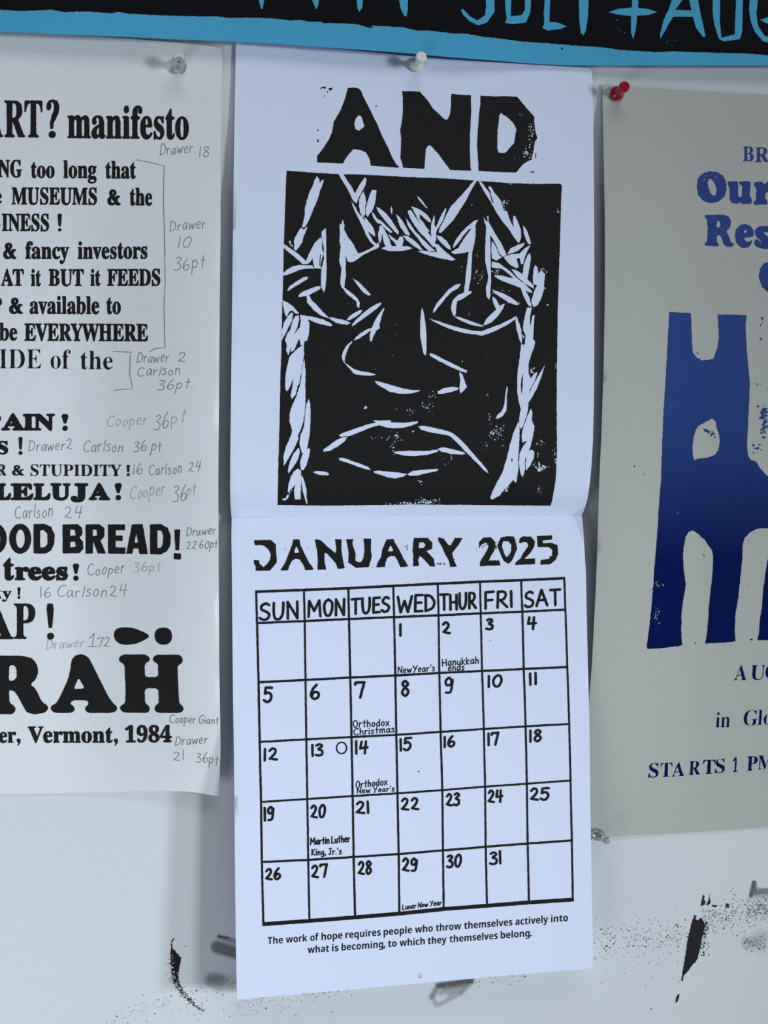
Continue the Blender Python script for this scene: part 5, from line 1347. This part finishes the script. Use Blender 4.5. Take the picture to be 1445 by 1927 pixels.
pr = Print()
for i, (t, x0, y0, x1, y1) in enumerate((
        ('1', 751, 1172, 756, 1198.4), ('2', 831, 1168, 849, 1194.2), ('3', 913, 1162.8, 929, 1187), ('4', 991.4, 1158.6, 1011, 1186),
        ('5', 494.3, 1292, 514.6, 1323.4), ('6', 583, 1286.4, 602.4, 1318), ('7', 666, 1282, 688, 1315.6), ('8', 754.4, 1280, 771, 1312.4), ('9', 836.4, 1274, 853.8, 1306.6),
        ('10', 917.4, 1268.6, 946, 1294.8), ('11', 995.2, 1264.2, 1010.4, 1290.4), ('12', 496, 1406.4, 523.6, 1433.2), ('13', 585.6, 1398.6, 609.2, 1424.6), ('14', 668, 1392, 694.2, 1420.4),
        ('15', 751.6, 1387, 776, 1414.2), ('16', 834.6, 1383.6, 857, 1407.8), ('17', 917, 1376.4, 940, 1404), ('18', 995.8, 1371.2, 1019.8, 1397.8), ('19', 495.8, 1516.2, 516.6, 1546),
        ('20', 583.2, 1511.6, 613.8, 1540.6), ('21', 668, 1505.6, 695.2, 1533), ('22', 753.2, 1499.4, 789.4, 1526.6), ('23', 837.8, 1491.2, 866, 1518.4), ('24', 916.4, 1484.4, 947.6, 1512),
        ('25', 995.8, 1480, 1035, 1507.6), ('26', 497.8, 1632, 529, 1657.6), ('27', 584.4, 1625, 617.4, 1653.2), ('28', 672, 1619, 700.2, 1647.8), ('29', 755.4, 1612.6, 786.4, 1641.6), ('30', 839, 1606.2, 869.6, 1634), ('31', 920, 1600.2, 943.8, 1628))):
    pr.new('date_number')
    n = (x1 - x0) * 0.055 if len(t) > 1 else 0.0
    pen(pr, t, x0, x1, y1 + n * 0.4, y1 - n * 0.6, y1 - y0 - n * 0.5, 5.0 if i < 8 else 4.6, 0.03, 0.03, i + 3, 0.3)
pr.new('full_moon_mark')
pr.add(*[rough(q, 0.25, 2.5) for q in (circ(642.8, 1407.6, 10.8, 12.0, 22), circ(642.8, 1407.6, 8.2, 9.4, 20))])
print_pieces(pr, h_lo, M_BLACK, lo)

pr = Print()
for i, (t, xl, xr, yl, yr, cap, w) in enumerate((
        ("NewYear's", 748.2, 818.8, 1267.6, 1263.6, 13.5, 1.9), ('Hanukkah', 831.8, 901.2, 1254.6, 1249.4, 15, 1.9), ('ends', 843, 874, 1263.4, 1262, 14, 1.9),
        ('Orthodox', 664, 733, 1370, 1366.4, 15, 1.9), ('Christmas', 665.2, 742.6, 1384.4, 1378.6, 14, 1.9), ('Orthodox', 669.2, 729.4, 1484.4, 1477.6, 14.5, 1.9),
        ("New Year's", 671.4, 742.8, 1494.2, 1489.4, 11.5, 1.8), ('Martin Luther', 583.6, 659.4, 1591, 1585.4, 15, 2.3), ("King, Jr.'s", 586, 643.2, 1610.4, 1608.2, 13.5, 2.1),
        ('Lunar New Year', 756.4, 832, 1712.8, 1703.6, 11, 1.7))):
    if i not in (2, 4, 6, 8):
        pr.new('holiday_note')
    pen(pr, t, xl, xr, yl, yr, cap, w, 0.1 if i == 9 else 0.02, 0.03, i + 9)
print_pieces(pr, h_lo, M_BLACK, lo)

pr = Print()
for words, a, b, t0, t1 in (('The work of hope requires people who throw themselves actively into', (503.6, 1777.2), (1069, 1733.2), 0, 1),
                            ('what is becoming, to which they themselves belong.', (578.8, 1794.0), (1000.6, 1762.0), 0, 1)):
    full = words
    pr.new('quotation_line')
    adv = lambda s: sum(215 if c == ' ' else (150 if c in ',.' else SANS[c][0]) for c in s)
    tot = adv(full)
    cur = 0
    for w in full.split(' '):
        clean = w.rstrip(',.')
        f0, f1 = cur / tot, (cur + adv(clean)) / tot
        P0 = (a[0] + (b[0] - a[0]) * f0, a[1] + (b[1] - a[1]) * f0)
        P1 = (a[0] + (b[0] - a[0]) * f1, a[1] + (b[1] - a[1]) * f1)
        setword(pr, clean, P0[0] + 0.3, P1[0] - 0.3, P0[1], P1[1], 13.2, -0.05, SANS, 480.0, 0.4, 0.0)
        if clean != w:
            x, y = P1[0] + 1.0, P1[1]
            pr.add([(x, y - 2.6), (x + 2.6, y - 2.8), (x + 2.6, y), (x, y + 0.1)] if w[-1] == '.' else [(x, y - 2.6), (x + 2.6, y - 2.8), (x + 1.2, y + 2.8), (x - 0.6, y + 2.6)])
        cur += adv(w + ' ')
print_pieces(pr, h_lo, M_BLACK, lo)

# ------------------------------------------------------------------ push pins
PROFILE = [(0.0, 0.9), (0.0, 3.6), (0.5, 4.3), (1.6, 4.5), (2.6, 4.2), (3.4, 3.4), (4.2, 2.4), (5.4, 1.95), (8.6, 1.9), (10.2, 2.2), (11.4, 2.9), (12.2, 3.5), (13.2, 3.7), (14.2, 3.65), (14.9, 3.3), (15.1, 2.8), (14.9, 1.4), (14.8, 0.0)]


def push_pin(px, py, h, mat, label, k=1.0, head=1.0, length=1.0, tilt=(0.0, 0.0)):
    base = at(px, py, h)
    t = empty('push_pin', base, label, 'push pin', 'push pins on the wall')
    bm = bmesh.new()
    N = 32
    rings = []
    for z, r in PROFILE:
        r = r * k * (head if z > 9 else 1.0)
        z = z * length
        if r == 0.0:
            rings.append([bm.verts.new((0, -z / 1000, 0))])
        else:
            rings.append([bm.verts.new((r / 1000 * math.cos(2 * math.pi * i / N), -z / 1000, r / 1000 * math.sin(2 * math.pi * i / N))) for i in range(N)])
    for a, b in zip(rings, rings[1:]):
        for i in range(N):
            if len(b) == 1:
                bm.faces.new((a[i], a[(i + 1) % N], b[0]))
            else:
                bm.faces.new((a[i], a[(i + 1) % N], b[(i + 1) % N], b[i]))
    bm.faces.new(rings[0])
    bmesh.ops.recalc_face_normals(bm, faces=bm.faces)
    me = bpy.data.meshes.new('handle')
    bm.to_mesh(me)
    bm.free()
    me.polygons.foreach_set('use_smooth', [True] * len(me.polygons))
    hd = link('handle', me, mat)
    hd.parent = t
    bm = bmesh.new()
    z0, z1 = 0.006, -max(h - 0.0001, 0.0004)
    prev = None
    for z, r in ((-z0, 0.0005), (-z1 * 0.3, 0.0005), (-z1, 0.0003)):
        ring = [bm.verts.new((r * math.cos(2 * math.pi * i / 12), z, r * math.sin(2 * math.pi * i / 12))) for i in range(12)]
        if prev:
            for i in range(12):
                bm.faces.new((prev[i], prev[(i + 1) % 12], ring[(i + 1) % 12], ring[i]))
        prev = ring
    bmesh.ops.recalc_face_normals(bm, faces=bm.faces)
    me = bpy.data.meshes.new('needle')
    bm.to_mesh(me)
    bm.free()
    nd = link('needle', me, M_STEEL)
    nd['label'] = 'steel needle'
    nd.parent = t
    t.rotation_euler = (tilt[0], 0, tilt[1])
    return t


push_pin(336, 126.5, h_left(336, 126.5) + 0.0002, M_CLEAR, 'clear plastic push pin holding the manifesto sheet near its top right corner', 1.0, 0.98)
push_pin(783, 123, h_up(783, 123) + 0.0002, M_WHITE, 'white push pin holding the top of the calendar', 0.92, 0.98)
push_pin(1159, 177.5, h_right(1159, 177.5) + 0.0002, M_RED, 'red push pin in the top left corner of the grey poster', 0.98, 0.92)
push_pin(1125, 1570, h_right(1125, 1570) + 0.0002, M_CLEAR, 'clear plastic push pin at the bottom left corner of the grey poster', 0.86, 0.78)
